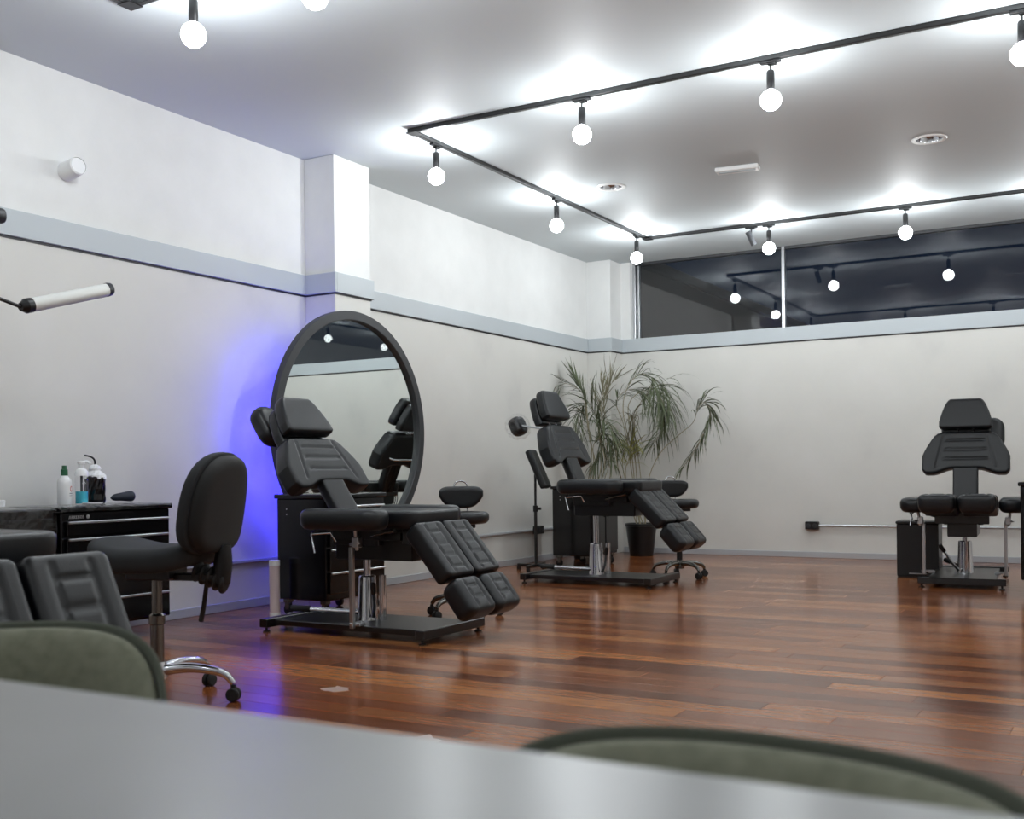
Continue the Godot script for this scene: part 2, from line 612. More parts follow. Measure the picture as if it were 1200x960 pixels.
func lighting():
	track("lighting_track", "large black rectangular ceiling track in front of the long window", 1.131, 6.3, 1.179, 5.373)
	track("lighting_track", "black ceiling track whose corner shows at the upper left above the wall light", 1.12, 6.3, 7.8, 12.2)
	var zf := 5.373
	var zb := 1.179
	var xl := 1.131
	for e in [
		["glowing globe bulb on the left rail of the big track, nearest its front corner", xl, 5.056, false],
		["glowing globe bulb in the middle of the left rail of the big track", xl, 3.18, false],
		["glowing globe bulb by the window corner, farthest along the left rail of the big track", xl, 1.44, false],
		["glowing globe bulb on the big track's front rail, closest to its left corner", 2.465, zf, true],
		["glowing globe bulb on the big track's front rail, above the white ceiling fitting", 3.688, zf, true],
		["glowing globe bulb on the big track's front rail, cut by the right picture edge", 5.02, zf, true],
		["glowing globe bulb beside the small spotlight in front of the window mullion", 2.413, zb, true],
		["glowing globe bulb on the window rail of the big track, before the wide right pane", 3.683, zb, true],
		["glowing globe bulb on the window rail of the big track, out of frame", 4.95, zb, true],
		["glowing globe bulb on the unseen right rail of the big track, nearest the window", 6.3, 1.7, false],
		["glowing globe bulb on the unseen right rail of the big track, at its middle", 6.3, 3.18, false],
		["glowing globe bulb on the unseen right rail of the big track, nearest the table", 6.3, 5.0, false],
		["glowing globe bulb hanging at the upper left by the corner of the nearer track", 1.559, 7.8, true],
		["glowing globe bulb of the nearer track at the top picture edge", 2.348, 7.83, true],
		["added unseen globe bulb of the nearer track above the stool, out of frame", 3.6, 7.8, true],  # this bulb and the rest below are unseen additions that light the room
		["added unseen globe bulb of the nearer track above the floor centre, out of frame", 4.95, 7.8, true],
		["added unseen globe bulb of the nearer track above the nearest treatment chair, out of frame", 1.12, 9.6, false],
		["added unseen globe bulb of the nearer track left of the camera, out of frame", 1.12, 11.4, false],
		["added unseen globe bulb of the nearer track right of the camera, out of frame", 6.3, 9.4, false],
		["added unseen globe bulb of the nearer track behind the camera on the right", 6.3, 11.4, false],
		["added unseen globe bulb of the nearer track behind the camera on the left", 2.8, 12.2, true],
		["added unseen globe bulb of the nearer track directly behind the camera", 4.6, 12.2, true],
	]:
		bulb_lamp(e[0], Vector3(e[1], 0, e[2]), e[3], 0.45 if e[2] > 8.5 else 1.0)
	# small spotlight, switched off
	var t := thing("track_spotlight", "small black cylinder spotlight on the window rail beside a globe bulb", "spotlight", Vector3(2.24, CEIL - 0.03, zb))
	obj("adapter", bulb_meshes.adapter, M.black, t)
	obj("arm", tubem([Vector3(0, -0.02, 0), Vector3(0, -0.075, 0)], 0.006, 8), M.black, t)
	var hd := st()
	lathe(hd, [Vector2(0, -0.075), Vector2(0.022, -0.075), Vector2(0.028, -0.07), Vector2(0.028, 0.07), Vector2(0.024, 0.07), Vector2(0.022, 0.05), Vector2(0, 0.05)], 20)
	obj("head", done(hd), M.frame, t, Vector3(-0.005, -0.115, 0), Vector3(0.3, 0, 0.35 + PI))
	# recessed downlights, switched off
	for i in 2:
		var p: Vector2 = DOWN[i]
		var dl := thing("downlight", ["round recessed ceiling downlight nearest the left wall, switched off", "round recessed ceiling downlight nearer the camera, right of the white ceiling fitting"][i], "downlight", Vector3(p.x, CEIL, p.y), 0.0, "downlights")
		obj("trim_ring", lathem([Vector2(0.092, 0.0), Vector2(0.095, -0.008), Vector2(0.118, -0.008), Vector2(0.125, 0.0), Vector2(0.092, 0.0)], 36), M.white, dl)
		obj("reflector", lathem([Vector2(0.096, -0.004), Vector2(0.09, 0.03), Vector2(0.07, 0.07), Vector2(0.045, 0.085), Vector2(0.0, 0.086)], 36), M.chrome, dl)
		obj("bulb", lathem([Vector2(0, 0.02), Vector2(0.018, 0.022), Vector2(0.02, 0.04), Vector2(0.016, 0.08), Vector2(0, 0.08)], 16), M.whiteplastic, dl)
	# white ceiling fitting between the downlights
	var em := thing("ceiling_fitting", "flat white rectangular ceiling fitting between the two downlights", "ceiling fitting", Vector3(2.77, CEIL, 3.2), 0.12)
	obj("body", box(Vector3(0.34, 0.035, 0.11), 0.006), M.white, em, Vector3(0, -0.0175, 0))
	obj("diffuser", box(Vector3(0.29, 0.008, 0.03), 0.002), M.rail, em, Vector3(0, -0.037, 0.012))
	# wall light: short white cylinder
	var wl := thing("wall_light", "short white cylinder wall light high on the left wall", "wall light", Vector3(0, 2.765, 7.33))
	var tilt := Transform3D(Basis(Vector3(0, 0, 1), -PI / 2 + 0.12).rotated(Vector3.UP, -0.1), Vector3.ZERO)
	obj("housing", lathem([Vector2(0, 0), Vector2(0.052, 0.0), Vector2(0.055, 0.004), Vector2(0.055, 0.135), Vector2(0.05, 0.14), Vector2(0.048, 0.132), Vector2(0, 0.132)], 32, tilt), M.white, wl)
	obj("lens", lathem([Vector2(0, 0.133), Vector2(0.046, 0.133), Vector2(0.046, 0.137), Vector2(0, 0.1375)], 32, tilt), M.whiteplastic, wl)

# ---------------------------------------------------------------- round mirror with blue strip light behind
func mirror():
	var c := Vector3(COLX + 0.022, 1.28, 5.04)
	var t := thing("round_mirror", "huge round wall mirror in a dark grey frame, lit blue from behind", "mirror", c)
	var turn := Transform3D(Basis(Vector3(0, 0, 1), -PI / 2), Vector3.ZERO)
	obj("frame", lathem([Vector2(0.80, 0.0), Vector2(0.9, 0.0), Vector2(0.903, 0.004), Vector2(0.903, 0.052), Vector2(0.9, 0.056), Vector2(0.838, 0.056), Vector2(0.834, 0.052), Vector2(0.834, 0.02), Vector2(0.80, 0.02), Vector2(0.80, 0.0)], 96, turn), M.frame, t)
	obj("glass", lathem([Vector2(0, 0.012), Vector2(0.83, 0.012), Vector2(0.834, 0.021), Vector2(0.834, 0.024), Vector2(0, 0.024)], 96, turn), M.mirror, t)
	var s := st()
	var pts := []
	for k in 31:
		var a := PI * (-0.36 + 0.72 * k / 30.0)
		pts.append(Vector3(-0.008, 0.74 * sin(a), 0.74 * cos(a)))
	tube(s, pts, 0.006, 6)
	var strip := obj("blue_light_strip", done(s), M.blue, t)
	for k in 4:
		var a := PI * (-0.34 + 0.5 * k / 3.0)
		omni(Vector3(-0.12, 0.74 * sin(a), 0.74 * cos(a)), Color(0.2, 0.17, 1.0), 0.12, 0.03, strip)

# ---------------------------------------------------------------- treatment chairs
func chair_meshes():
	var m := {}
	# wing-shaped back pad: x along the back (0 at its lower edge), z across
	var lo := func(a: float) -> float:
		var f := absf(a) / 0.35
		var v := 0.03
		v -= 0.045 * smoothstep(0.3, 0.75, f)
		v += 0.05 * pow(clampf((f - 0.86) / 0.14, 0, 1), 2.4)
		return v
	var hi := func(a: float) -> float:
		var f := absf(a)
		var v := 0.35
		if f > 0.222:
			v -= 0.19 * pow((f - 0.222) / 0.123, 1.15) + 0.02 * pow(clampf((f - 0.29) / 0.055, 0, 1), 3.0)
		if f < 0.24:
			v -= 0.012 * pow(f / 0.24, 4.0)
		return maxf(v, lo.call(a) + 0.015)
	var sm := []
	for k in 3:
		var b := 0.115 + 0.08 * k
		sm.append([Vector2(-0.17 + 0.012 * k, b), Vector2(0.17 - 0.012 * k, b), 0.006, 0.01])
	sm.append([Vector2(-0.235, 0.05), Vector2(-0.165, 0.34), 0.007, 0.01])
	sm.append([Vector2(0.235, 0.05), Vector2(0.165, 0.34), 0.007, 0.01])
	m.wing = cushion(0.345, [lo, hi], 0.04, 0.085, 0.034, sm, 84, 44, null, 3.6)
	m.neck = cushion(0.1, rr(0.1, -0.07, 0.3, 0.012), 0.022, 0.05, 0.022, [], 16, 16)
	var hlo := func(a: float) -> float:
		var f := absf(a) / 0.21
		return 0.02 * pow(clampf((f - 0.85) / 0.15, 0, 1), 2.0)
	var hhi := func(a: float) -> float:
		var f := absf(a)
		var v := 0.262
		if f > 0.115:
			v -= 0.2 * pow((f - 0.115) / 0.095, 1.9)
		return v
	m.head = cushion(0.21, [hlo, hhi], 0.036, 0.05, 0.032, [], 36, 26, null, 3.2)
	m.head_shell = cushion(0.195, [hlo, func(a: float) -> float: return hhi.call(a * 1.07) - 0.005], 0.03, 0.05, 0.03, [], 30, 22, null, 3.2)
	m.seat = cushion(0.255, rr(0.255, -0.17, 0.49, 0.05), 0.02, 0.085, 0.035, [], 30, 30)
	m.arm = cushion(0.105, rr(0.105, -0.19, 0.38, 0.095), 0.05, 0.07, 0.06, [], 24, 30)
	var ls := []
	for k in 4:
		ls.append([Vector2(-0.045, 0.075 + 0.082 * k), Vector2(0.045, 0.075 + 0.082 * k), 0.007, 0.011])
	ls.append([Vector2(-0.062, 0.03), Vector2(-0.062, 0.35), 0.008, 0.008])
	ls.append([Vector2(0.062, 0.03), Vector2(0.062, 0.35), 0.008, 0.008])
	m.calf = cushion(0.133, rr(0.133, 0.0, 0.375, 0.03), 0.03, 0.085, 0.034, ls, 34, 44, null, 3.2)
	var fs := []
	for k in 2:
		fs.append([Vector2(-0.04, 0.07 + 0.075 * k), Vector2(0.04, 0.07 + 0.075 * k), 0.007, 0.011])
	fs.append([Vector2(-0.058, 0.02), Vector2(-0.058, 0.2), 0.008, 0.008])
	fs.append([Vector2(0.058, 0.02), Vector2(0.058, 0.2), 0.008, 0.008])
	m.foot = cushion(0.13, rr(0.13, 0.0, 0.235, 0.05), 0.045, 0.1, 0.06, fs, 34, 30)
	m.pad = cushion(0.1, rr(0.1, -0.14, 0.14, 0.09), 0.06, 0.06, 0.065, [], 20, 22)
	# steel base
	var s := st()
	bbox(s, Vector3(1.08, 0.035, 0.5), Vector3(0, 0.055, 0), 0.004)
	m.platform = done(s)
	s = st()
	bbox(s, Vector3(0.06, 0.052, 0.64), Vector3(0, 0.056, 0), 0.004)
	m.crossbar = done(s)
	m.leveller = lathem([Vector2(0, 0), Vector2(0.022, 0), Vector2(0.022, 0.008), Vector2(0.008, 0.012), Vector2(0.008, 0.032), Vector2(0, 0.032)], 12)
	m.cylinder = lathem([Vector2(0, 0.07), Vector2(0.066, 0.07), Vector2(0.062, 0.1), Vector2(0.052, 0.33), Vector2(0.046, 0.338), Vector2(0, 0.338)], 28)
	m.side_tube = lathem([Vector2(0, 0.07), Vector2(0.021, 0.07), Vector2(0.021, 0.34), Vector2(0, 0.342)], 16)
	s = st()
	tube(s, [Vector3(0.05, 0.1, 0.05), Vector3(0.1, 0.17, 0.1), Vector3(0.145, 0.29, 0.17)], 0.012, 10)
	m.lever = done(s)
	s = st()
	tube(s, [Vector3(0.13, 0.255, 0.15), Vector3(0.15, 0.3, 0.178), Vector3(0.155, 0.315, 0.18)], [0.017, 0.018, 0.012], 10)
	m.grip = done(s)
	s = st()
	tube(s, [Vector3(-0.08, 0.115, 0.02), Vector3(-0.42, 0.135, 0.16)], 0.015, 10)
	m.pedal = done(s)
	s = st()
	tube(s, [Vector3(-0.36, 0.132, 0.136), Vector3(-0.47, 0.138, 0.18)], 0.02, 10)
	m.pedal_grip = done(s)
	# frame under the seat (y measured from the seat)
	s = st()
	bbox(s, Vector3(0.6, 0.035, 0.34), Vector3(0.1, -0.11, 0), 0.004)
	bbox(s, Vector3(0.5, 0.05, 0.05), Vector3(0.08, -0.15, 0.13), 0.004)
	bbox(s, Vector3(0.5, 0.05, 0.05), Vector3(0.08, -0.15, -0.13), 0.004)
	bbox(s, Vector3(0.34, 0.045, 0.3), Vector3(0.0, -0.185, 0), 0.004)
	bbox(s, Vector3(0.05, 0.1, 0.4), Vector3(0.4, -0.14, 0), 0.004)
	bbox(s, Vector3(0.56, 0.19, 0.22), Vector3(0.1, -0.2, 0), 0.006)
	m.frame = done(s)
	s = st()
	tube(s, [Vector3(-0.1, -0.1, 0.37), Vector3(-0.1, -0.13, 0.42), Vector3(-0.07, -0.235, 0.43)], 0.006, 8)
	tube(s, [Vector3(-0.1, -0.13, 0.42), Vector3(0.04, -0.12, 0.42), Vector3(0.06, -0.17, 0.4)], 0.006, 8)
	m.release = done(s)
	s = st()
	tube(s, [Vector3(0.16, -0.15, 0.2), Vector3(0.26, -0.13, 0.24), Vector3(0.34, -0.115, 0.26)], 0.008, 8)
	tube(s, [Vector3(0.325, -0.118, 0.255), Vector3(0.375, -0.108, 0.268)], 0.014, 8)
	m.gas_strut = done(s)
	# bars carrying headrest, push bar, side pad bracket (in the backrest's own axes)
	s = st()
	for z in [-0.06, 0.06]:
		tube(s, [Vector3(0.42, -0.05, z), Vector3(0.72, -0.055, z)], 0.008, 8)
	m.head_bars = done(s)
	s = st()
	bbox(s, Vector3(0.5, 0.025, 0.06), Vector3(0.16, -0.065, 0.05), 0.003)
	bbox(s, Vector3(0.5, 0.025, 0.06), Vector3(0.16, -0.065, -0.05), 0.003)
	m.back_bars = done(s)
	s = st()
	tube(s, spline([Vector3(0.3, -0.07, 0.2), Vector3(0.29, -0.14, 0.19), Vector3(0.29, -0.15, 0.0), Vector3(0.29, -0.14, -0.19), Vector3(0.3, -0.07, -0.2)], 20), 0.011, 10)
	m.push_bar = done(s)
	return m

var CM := {}

func frustum_post(s: SurfaceTool, a: Vector3, b: Vector3, w: float):
	bbox(s, Vector3(w, (b - a).length(), w), (a + b) / 2, 0.003)

func treatment_chair(label: String, at: Vector3, turn: float, H: float, back: float, calf: float, foot: float, posts: bool, pad_at, head_shift := 0.0, wrapped := false, leg_up := 0.0, arms := true, leg_dx := 0.0, back_up := 0.0):
	if CM.is_empty():
		CM = chair_meshes()
	var t := thing("treatment_chair", label, "treatment chair", at, turn, "black leather treatment chairs")
	obj("platform", CM.platform, M.blackmetal, t)
	for x in [-0.57, 0.57]:
		obj("crossbar", CM.crossbar, M.blackmetal, t, Vector3(x, 0, 0))
		for z in [-0.29, 0.29]:
			obj("leveller", CM.leveller, M.rubber, t, Vector3(x, 0, z))
	obj("cylinder", CM.cylinder, M.chrome, t, Vector3(-0.03, 0, 0))
	obj("side_tube", CM.side_tube, M.chrome, t, Vector3(0.07, 0, -0.02))
	obj("piston", tubem([Vector3(-0.03, 0.33, 0), Vector3(-0.03, H - 0.19, 0)], 0.022, 16), M.chrome, t)
	var lv := obj("pump_lever", CM.lever, M.chrome, t)
	obj("grip", CM.grip, M.black, lv)
	var pd := obj("foot_pedal", CM.pedal, M.chrome, t)
	obj("grip", CM.pedal_grip, M.rubber, pd)
	obj("seat_frame", CM.frame, M.blackmetal, t, Vector3(0, H, 0))
	obj("gas_strut", CM.gas_strut, M.darkchrome, t, Vector3(0, H, 0))
	obj("release_lever", CM.release, M.chrome, t, Vector3(0, H, 0))
	obj("seat", CM.seat, M.leather, t, Vector3(0.0 if arms else -0.13, H - 0.02, 0))
	var posts_both: bool = turn != 0.0
	for z in ([-1, 1] if arms else []):
		obj("armrest", CM.arm, M.leather, t, Vector3(0, H - 0.035, z * 0.37))
		if posts and z > 0 or posts and posts_both:
			var s := st()
			bbox(s, Vector3(0.026, H - 0.27, 0.026), Vector3(0.1, 0.03 + (H - 0.2) / 2, z * 0.31), 0.003)
			bbox(s, Vector3(0.05, 0.018, 0.05), Vector3(0.1, 0.082, z * 0.25), 0.003)
			bbox(s, Vector3(0.018, 0.018, 0.1), Vector3(0.1, 0.09, z * 0.28), 0.003)
			bbox(s, Vector3(0.07, 0.02, 0.02), Vector3(0.125, H - 0.19, z * 0.31), 0.003)
			bbox(s, Vector3(0.045, 0.06, 0.045), Vector3(0.155, H - 0.175, z * 0.33), 0.004)
			tube(s, [Vector3(0.155, H - 0.22, z * 0.33), Vector3(0.155, H - 0.08, z * 0.35)], 0.011, 10)
			tube(s, [Vector3(0.155, H - 0.175, z * 0.33), Vector3(0.2, H - 0.178, z * 0.37)], 0.006, 8)
			obj("armrest_post", done(s), M.alu, t)
	# backrest: its own axes, x up along the back, y its front
	var b := Basis(Vector3(0, 0, 1), PI - back) * Basis(Vector3(1, 0, 0), PI)
	var o := Vector3(-0.16, H + back_up, 0)
	var inb := func(v: Vector3) -> Vector3: return o + b * v
	var put := func(called: String, mesh: Mesh, m: Material, v: Vector3, tilt := 0.0) -> MeshInstance3D:
		var p := obj(called, mesh, m, t)
		p.transform = Transform3D(b * Basis(Vector3(0, 0, 1), tilt), inb.call(v))
		return p
	put.call("back_bars", CM.back_bars, M.blackmetal, Vector3.ZERO)
	put.call("lumbar_pad", CM.neck, M.leather, Vector3(0.0, -0.02, 0))
	put.call("backrest", CM.wing, M.leather, Vector3(0.18, -0.03, 0))
	put.call("push_bar", CM.push_bar, M.chrome, Vector3.ZERO)
	put.call("headrest_bars", CM.head_bars, M.chrome, Vector3(head_shift, 0, 0))
	var hs: MeshInstance3D = put.call("headrest", CM.head, M.leather, Vector3(0.55 + head_shift, 0.012, 0))
	var sh := obj("headrest_shell", CM.head_shell, M.leather, hs)
	sh.position = Vector3(-0.02, -0.088, 0)
	if pad_at != null:
		var pv: Vector3 = pad_at
		var s := st()
		for z in [-0.035, 0.035]:
			tube(s, [Vector3(0.5, -0.05, pv.z * 0.5 + z), Vector3(pv.x, pv.y + 0.02, pv.z + z)], 0.008, 8)
		bbox(s, Vector3(0.06, 0.012, 0.1), Vector3(pv.x, pv.y + 0.01, pv.z), 0.003)
		put.call("pad_bracket", done(s), M.chrome, Vector3.ZERO)
		var pad: MeshInstance3D = put.call("side_pad", CM.pad, M.leather, pv)
		pad.rotation += Vector3(0, 0, 0)
		if wrapped:
			pad.scale = Vector3(0.62, 1.0, 0.85)
			var fs := st()
			fs.set_smooth_group(-1)
			rng.seed = 91
			var n := noise(3.0, 3, 4)
			var grid := []
			for i in 19:
				var rowp := []
				for j in 28:
					var th := PI * i / 18.0
					var ph := TAU * (j % 28) / 28.0
					var d := Vector3(sin(th) * cos(ph), cos(th), sin(th) * sin(ph))
					var r := 1.0 + 0.28 * n.get_noise_3dv(d * 1.7) + 0.16 * n.get_noise_3dv(d * 5.0)
					rowp.append(Vector3(d.x * 0.19, d.y * 0.105, d.z * 0.135) * r)
				grid.append(rowp)
			for i in 18:
				for j in 28:
					quad(fs, grid[i][j], grid[i][(j + 1) % 28], grid[i + 1][(j + 1) % 28], grid[i + 1][j])
			var wrap := obj("plastic_wrap", done(fs), M.film, pad)
			wrap.set_meta("label", "clear crumpled plastic wrap")
	# leg pads
	for z in [-1, 1]:
		var q := Basis(Vector3(0, 0, 1), -calf)
		var c := obj("calf_pad", CM.calf, M.leather, t)
		c.transform = Transform3D(q, Vector3(0.49 + leg_dx, H - 0.075 + leg_up, z * 0.14))
		var f := obj("foot_pad", CM.foot, M.leather, t)
		f.transform = Transform3D(Basis(Vector3(0, 0, 1), -foot), Vector3(0.49 + leg_dx, H - 0.075 + leg_up, z * 0.14) + q * Vector3(0.385, -0.012, 0))

func chairs():
	treatment_chair("black leather treatment chair reclined in front of the round mirror", Vector3(1.53, 0, 6.4), 0.0, 0.735, deg_to_rad(56), deg_to_rad(50), deg_to_rad(52), true, Vector3(0.77, -0.22, -0.03))
	treatment_chair("black leather treatment chair in front of the palms, seat raised on its piston", Vector3(1.545, 0, 3.26), 0.0, 0.865, deg_to_rad(66), deg_to_rad(45), deg_to_rad(48), false, Vector3(0.7, -0.38, 0.02), 0.03, true, 0.0, true, -0.06)
	treatment_chair("black leather treatment chair on the right seen from its foot end, beside the black bin", Vector3(4.265, 0, 1.98), -PI / 2 + 0.08, 0.685, deg_to_rad(77), deg_to_rad(-11), deg_to_rad(0), true, Vector3(0.56, -0.22, 0.2), 0.0, false, 0.03, true, 0.0, 0.045)
	treatment_chair("black leather treatment chair nearest the table, cut by the left picture edge", Vector3(2.56, 0, 9.87), 0.0, 0.8, deg_to_rad(56), deg_to_rad(64), deg_to_rad(66), false, null, 0.0, false, 0.015, false)

# ---------------------------------------------------------------- tool chests
# front faces +x, origin at the middle of its footprint
func tool_chest(label: String, at: Vector3, turn: float, wz: float, dx: float, h: float, text := "", doors := false) -> Node3D:
	var t := thing("tool_chest", label, "tool chest", at, turn, "black rolling tool chests")
	var s := st()
	var y0 := 0.11
	bbox(s, Vector3(dx, h - y0 - 0.03, wz), Vector3(0, (h - 0.03 + y0) / 2, 0), 0.006)
	obj("body", done(s), M.chestblack, t)
	s = st()
	bbox(s, Vector3(dx + 0.03, 0.03, wz + 0.03), Vector3(0, h - 0.015, 0), 0.006)
	obj("top_plate", done(s), M.chestblack, t)
	var y := h - 0.075
	if doors:
		for z in [-1, 1]:
			var d := obj("door", box(Vector3(0.018, h - y0 - 0.12, wz / 2 - 0.03), 0.004), M.black, t, Vector3(dx / 2 + 0.009, (h + y0) / 2 - 0.03, z * (wz / 4 - 0.004)))
			obj("handle", box(Vector3(0.014, 0.12, 0.012), 0.004), M.black, d, Vector3(0.015, 0.12, -z * (wz / 4 - 0.045)))
	for k in (0 if doors else 5):
		var dh: float = 0.088 if k < 3 else 0.15
		if y - dh < y0: break
		var dr := obj("drawer", box(Vector3(0.018, dh - 0.008, wz - 0.05), 0.003), M.chestblack, t, Vector3(dx / 2 + 0.009, y - dh / 2, 0))
		obj("handle", box(Vector3(0.016, 0.014, wz - 0.06), 0.004), M.alu, dr, Vector3(0.016, dh / 2 - 0.012, 0))
		y -= dh + 0.006
	for x in [-1, 1]:
		for z in [-1, 1]:
			s = st()
			var c := Vector3(x * (dx / 2 - 0.05), 0, z * (wz / 2 - 0.05))
			bbox(s, Vector3(0.05, 0.03, 0.05), c + Vector3(0, 0.1, 0), 0.003)
			bbox(s, Vector3(0.035, 0.06, 0.004), c + Vector3(0, 0.065, 0.016), 0.001)
			bbox(s, Vector3(0.035, 0.06, 0.004), c + Vector3(0, 0.065, -0.016), 0.001)
			var cs := obj("caster", done(s), M.darkchrome, t)
			var ws := st()
			lathe(ws, [Vector2(0, -0.012), Vector2(0.03, -0.012), Vector2(0.036, -0.007), Vector2(0.036, 0.007), Vector2(0.03, 0.012), Vector2(0, 0.012)], 20, Transform3D(Basis(Vector3(1, 0, 0), PI / 2), c + Vector3(0, 0.036, 0)))
			obj("wheel", done(ws), M.rubber, cs)
	for z in [-1.0, 1.0]:            # screws on the side panels
		for e in [[-0.12, 0.1], [-0.12, 0.135], [0.12, 0.1], [0.12, 0.135]]:
			var x := Transform3D(Basis(Vector3(1, 0, 0), z * PI / 2), Vector3(e[0], h - e[1], z * wz / 2))
			obj("screw", lathem([Vector2(0, 0), Vector2(0.006, 0), Vector2(0.005, 0.003), Vector2(0, 0.004)], 10, x), M.chrome, t)
	if text != "":
		var tm := TextMesh.new()
		tm.text = text
		var f := SystemFont.new()
		f.font_names = PackedStringArray(["Droid Sans"])
		f.font_weight = 700
		tm.font = f
		tm.font_size = 32; tm.pixel_size = 0.00072; tm.depth = 0.001
		obj("lettering", tm, M.alu, t, Vector3(dx / 2 + 0.0008, h - 0.058, wz / 2 - 0.1), Vector3(0, PI / 2, 0))
		var em := lathem([Vector2(0, 0), Vector2(0.011, 0), Vector2(0.011, 0.001), Vector2(0.007, 0.0012), Vector2(0, 0.0012)], 16, Transform3D(Basis(Vector3(0, 0, 1), -PI / 2), Vector3.ZERO))
		obj("emblem", em, M.alu, t, Vector3(dx / 2 + 0.0002, h - 0.058, wz / 2 - 0.175))
	return t

func chests():
	tool_chest("black tool chest with long silver drawer handles under the bottles by the left wall", Vector3(0.262, 0, 7.37), 0.0, 0.76, 0.42, 0.785, "ARREBOS")
	tool_chest("black tool chest between the round mirror and the reclined chair, screws on its side", Vector3(0.69, 0, 5.74), 0.0, 0.64, 0.42, 0.815)
	tool_chest("black two-door chest behind the raised chair near the palms", Vector3(0.655, 0, 1.72), 0.0, 0.62, 0.42, 0.8, "", true)
	tool_chest("black tool chest at the right picture edge beside the foot-end chair", Vector3(5.07, 0, 2.62), -PI / 2, 0.62, 0.42, 0.83)
	# cabinet wrapped in plastic at the left edge
	var c := thing("side_cabinet", "low black cabinet under crumpled clear plastic at the left picture edge", "cabinet", Vector3(0.27, 0, 8.18))
	obj("body", box(Vector3(0.48, 0.74, 0.72), 0.008), M.chestblack, c, Vector3(0, 0.41, 0))
	obj("plinth", box(Vector3(0.44, 0.04, 0.68), 0.004), M.black, c, Vector3(0, 0.02, 0))
	obj("door", box(Vector3(0.018, 0.66, 0.68), 0.004), M.chestblack, c, Vector3(0.249, 0.4, 0))
	film("plastic_sheet", "crumpled clear plastic sheet draped over the low black cabinet at the left edge", Vector3(0.31, 0.783, 8.18), 0.2, 0.33, 0.14, 5)
	film("plastic_sheet", "crumpled clear plastic film covering the top of the bottle chest", Vector3(0.262, 0.784, 7.37), 0.228, 0.39, 0.03, 6)

# a crinkled sheet that lies on a top and hangs down in front (towards +x) and at its ends
func film(called: String, label: String, at: Vector3, hx: float, hz: float, drop: float, sd: int):
	var n := noise(1.0, 3, sd)
	var s := st()
	s.set_smooth_group(-1)
	var nx := 26
	var nz := 40
	var g := []
	for i in nx + 1:
		var row := []
		for j in nz + 1:
			var u := lerpf(-hx, hx + drop, float(i) / nx)
			var v := lerpf(-hz - drop * 0.3, hz + drop * 0.3, float(j) / nz)
			var p := Vector3(minf(u, hx), 0, clampf(v, -hz, hz))
			var o := 0.007 * (n.get_noise_2d(u * 9, v * 9) + 0.3)
			var fall := maxf(u - hx, 0)
			var fz := maxf(absf(v) - hz, 0)
			p.y = 0.002 + maxf(o, 0.0) - fall - fz
			if fall > 0: p.x += 0.02 + maxf(o, 0.0) * 1.6
			if fz > 0: p.z += signf(v) * (0.02 + maxf(o, 0.0))
			row.append(p)
		g.append(row)
	for i in nx:
		for j in nz:
			quad(s, g[i][j], g[i][j + 1], g[i + 1][j + 1], g[i + 1][j])
	tag(obj(called, done(s), M.film, null, at), label, "plastic sheet")

# ---------------------------------------------------------------- stools
func star_base(t: Node3D, r: float, hub_y: float, arm: Material, a0: float):
	obj("hub", lathem([Vector2(0, hub_y - 0.03), Vector2(0.04, hub_y - 0.03), Vector2(0.045, hub_y), Vector2(0.035, hub_y + 0.045), Vector2(0, hub_y + 0.045)], 20), arm, t)
	for k in 5:
		var a := a0 + TAU * k / 5
		var d := Vector3(cos(a), 0, -sin(a))
		var s := st()
		var p := spline([Vector3(0, hub_y + 0.01, 0) + d * 0.03, Vector3(0, hub_y + 0.02, 0) + d * r * 0.45, Vector3(0, hub_y, 0) + d * r * 0.85, Vector3(0, 0.075, 0) + d * r], 12)
		tube(s, p, [0.024, 0.024, 0.023, 0.022, 0.021, 0.02, 0.019, 0.018, 0.017, 0.016, 0.015, 0.014, 0.013], 10)
		var am := obj("leg", done(s), arm, t)
		var c := d * r
		var side := Vector3(d.z, 0, -d.x)
		var ws := st()
		for e in [-1, 1]:
			lathe(ws, [Vector2(0, -0.009), Vector2(0.024, -0.009), Vector2(0.029, -0.004), Vector2(0.029, 0.005), Vector2(0.022, 0.009), Vector2(0, 0.009)], 18, Transform3D(Basis(Quaternion(Vector3.UP, side)), c + Vector3(0, 0.029, 0) + side * e * 0.014))
		tube(ws, [c + Vector3(0, 0.03, 0), c + Vector3(0, 0.07, 0)], 0.012, 10)
		obj("caster", done(ws), M.rubber, am)

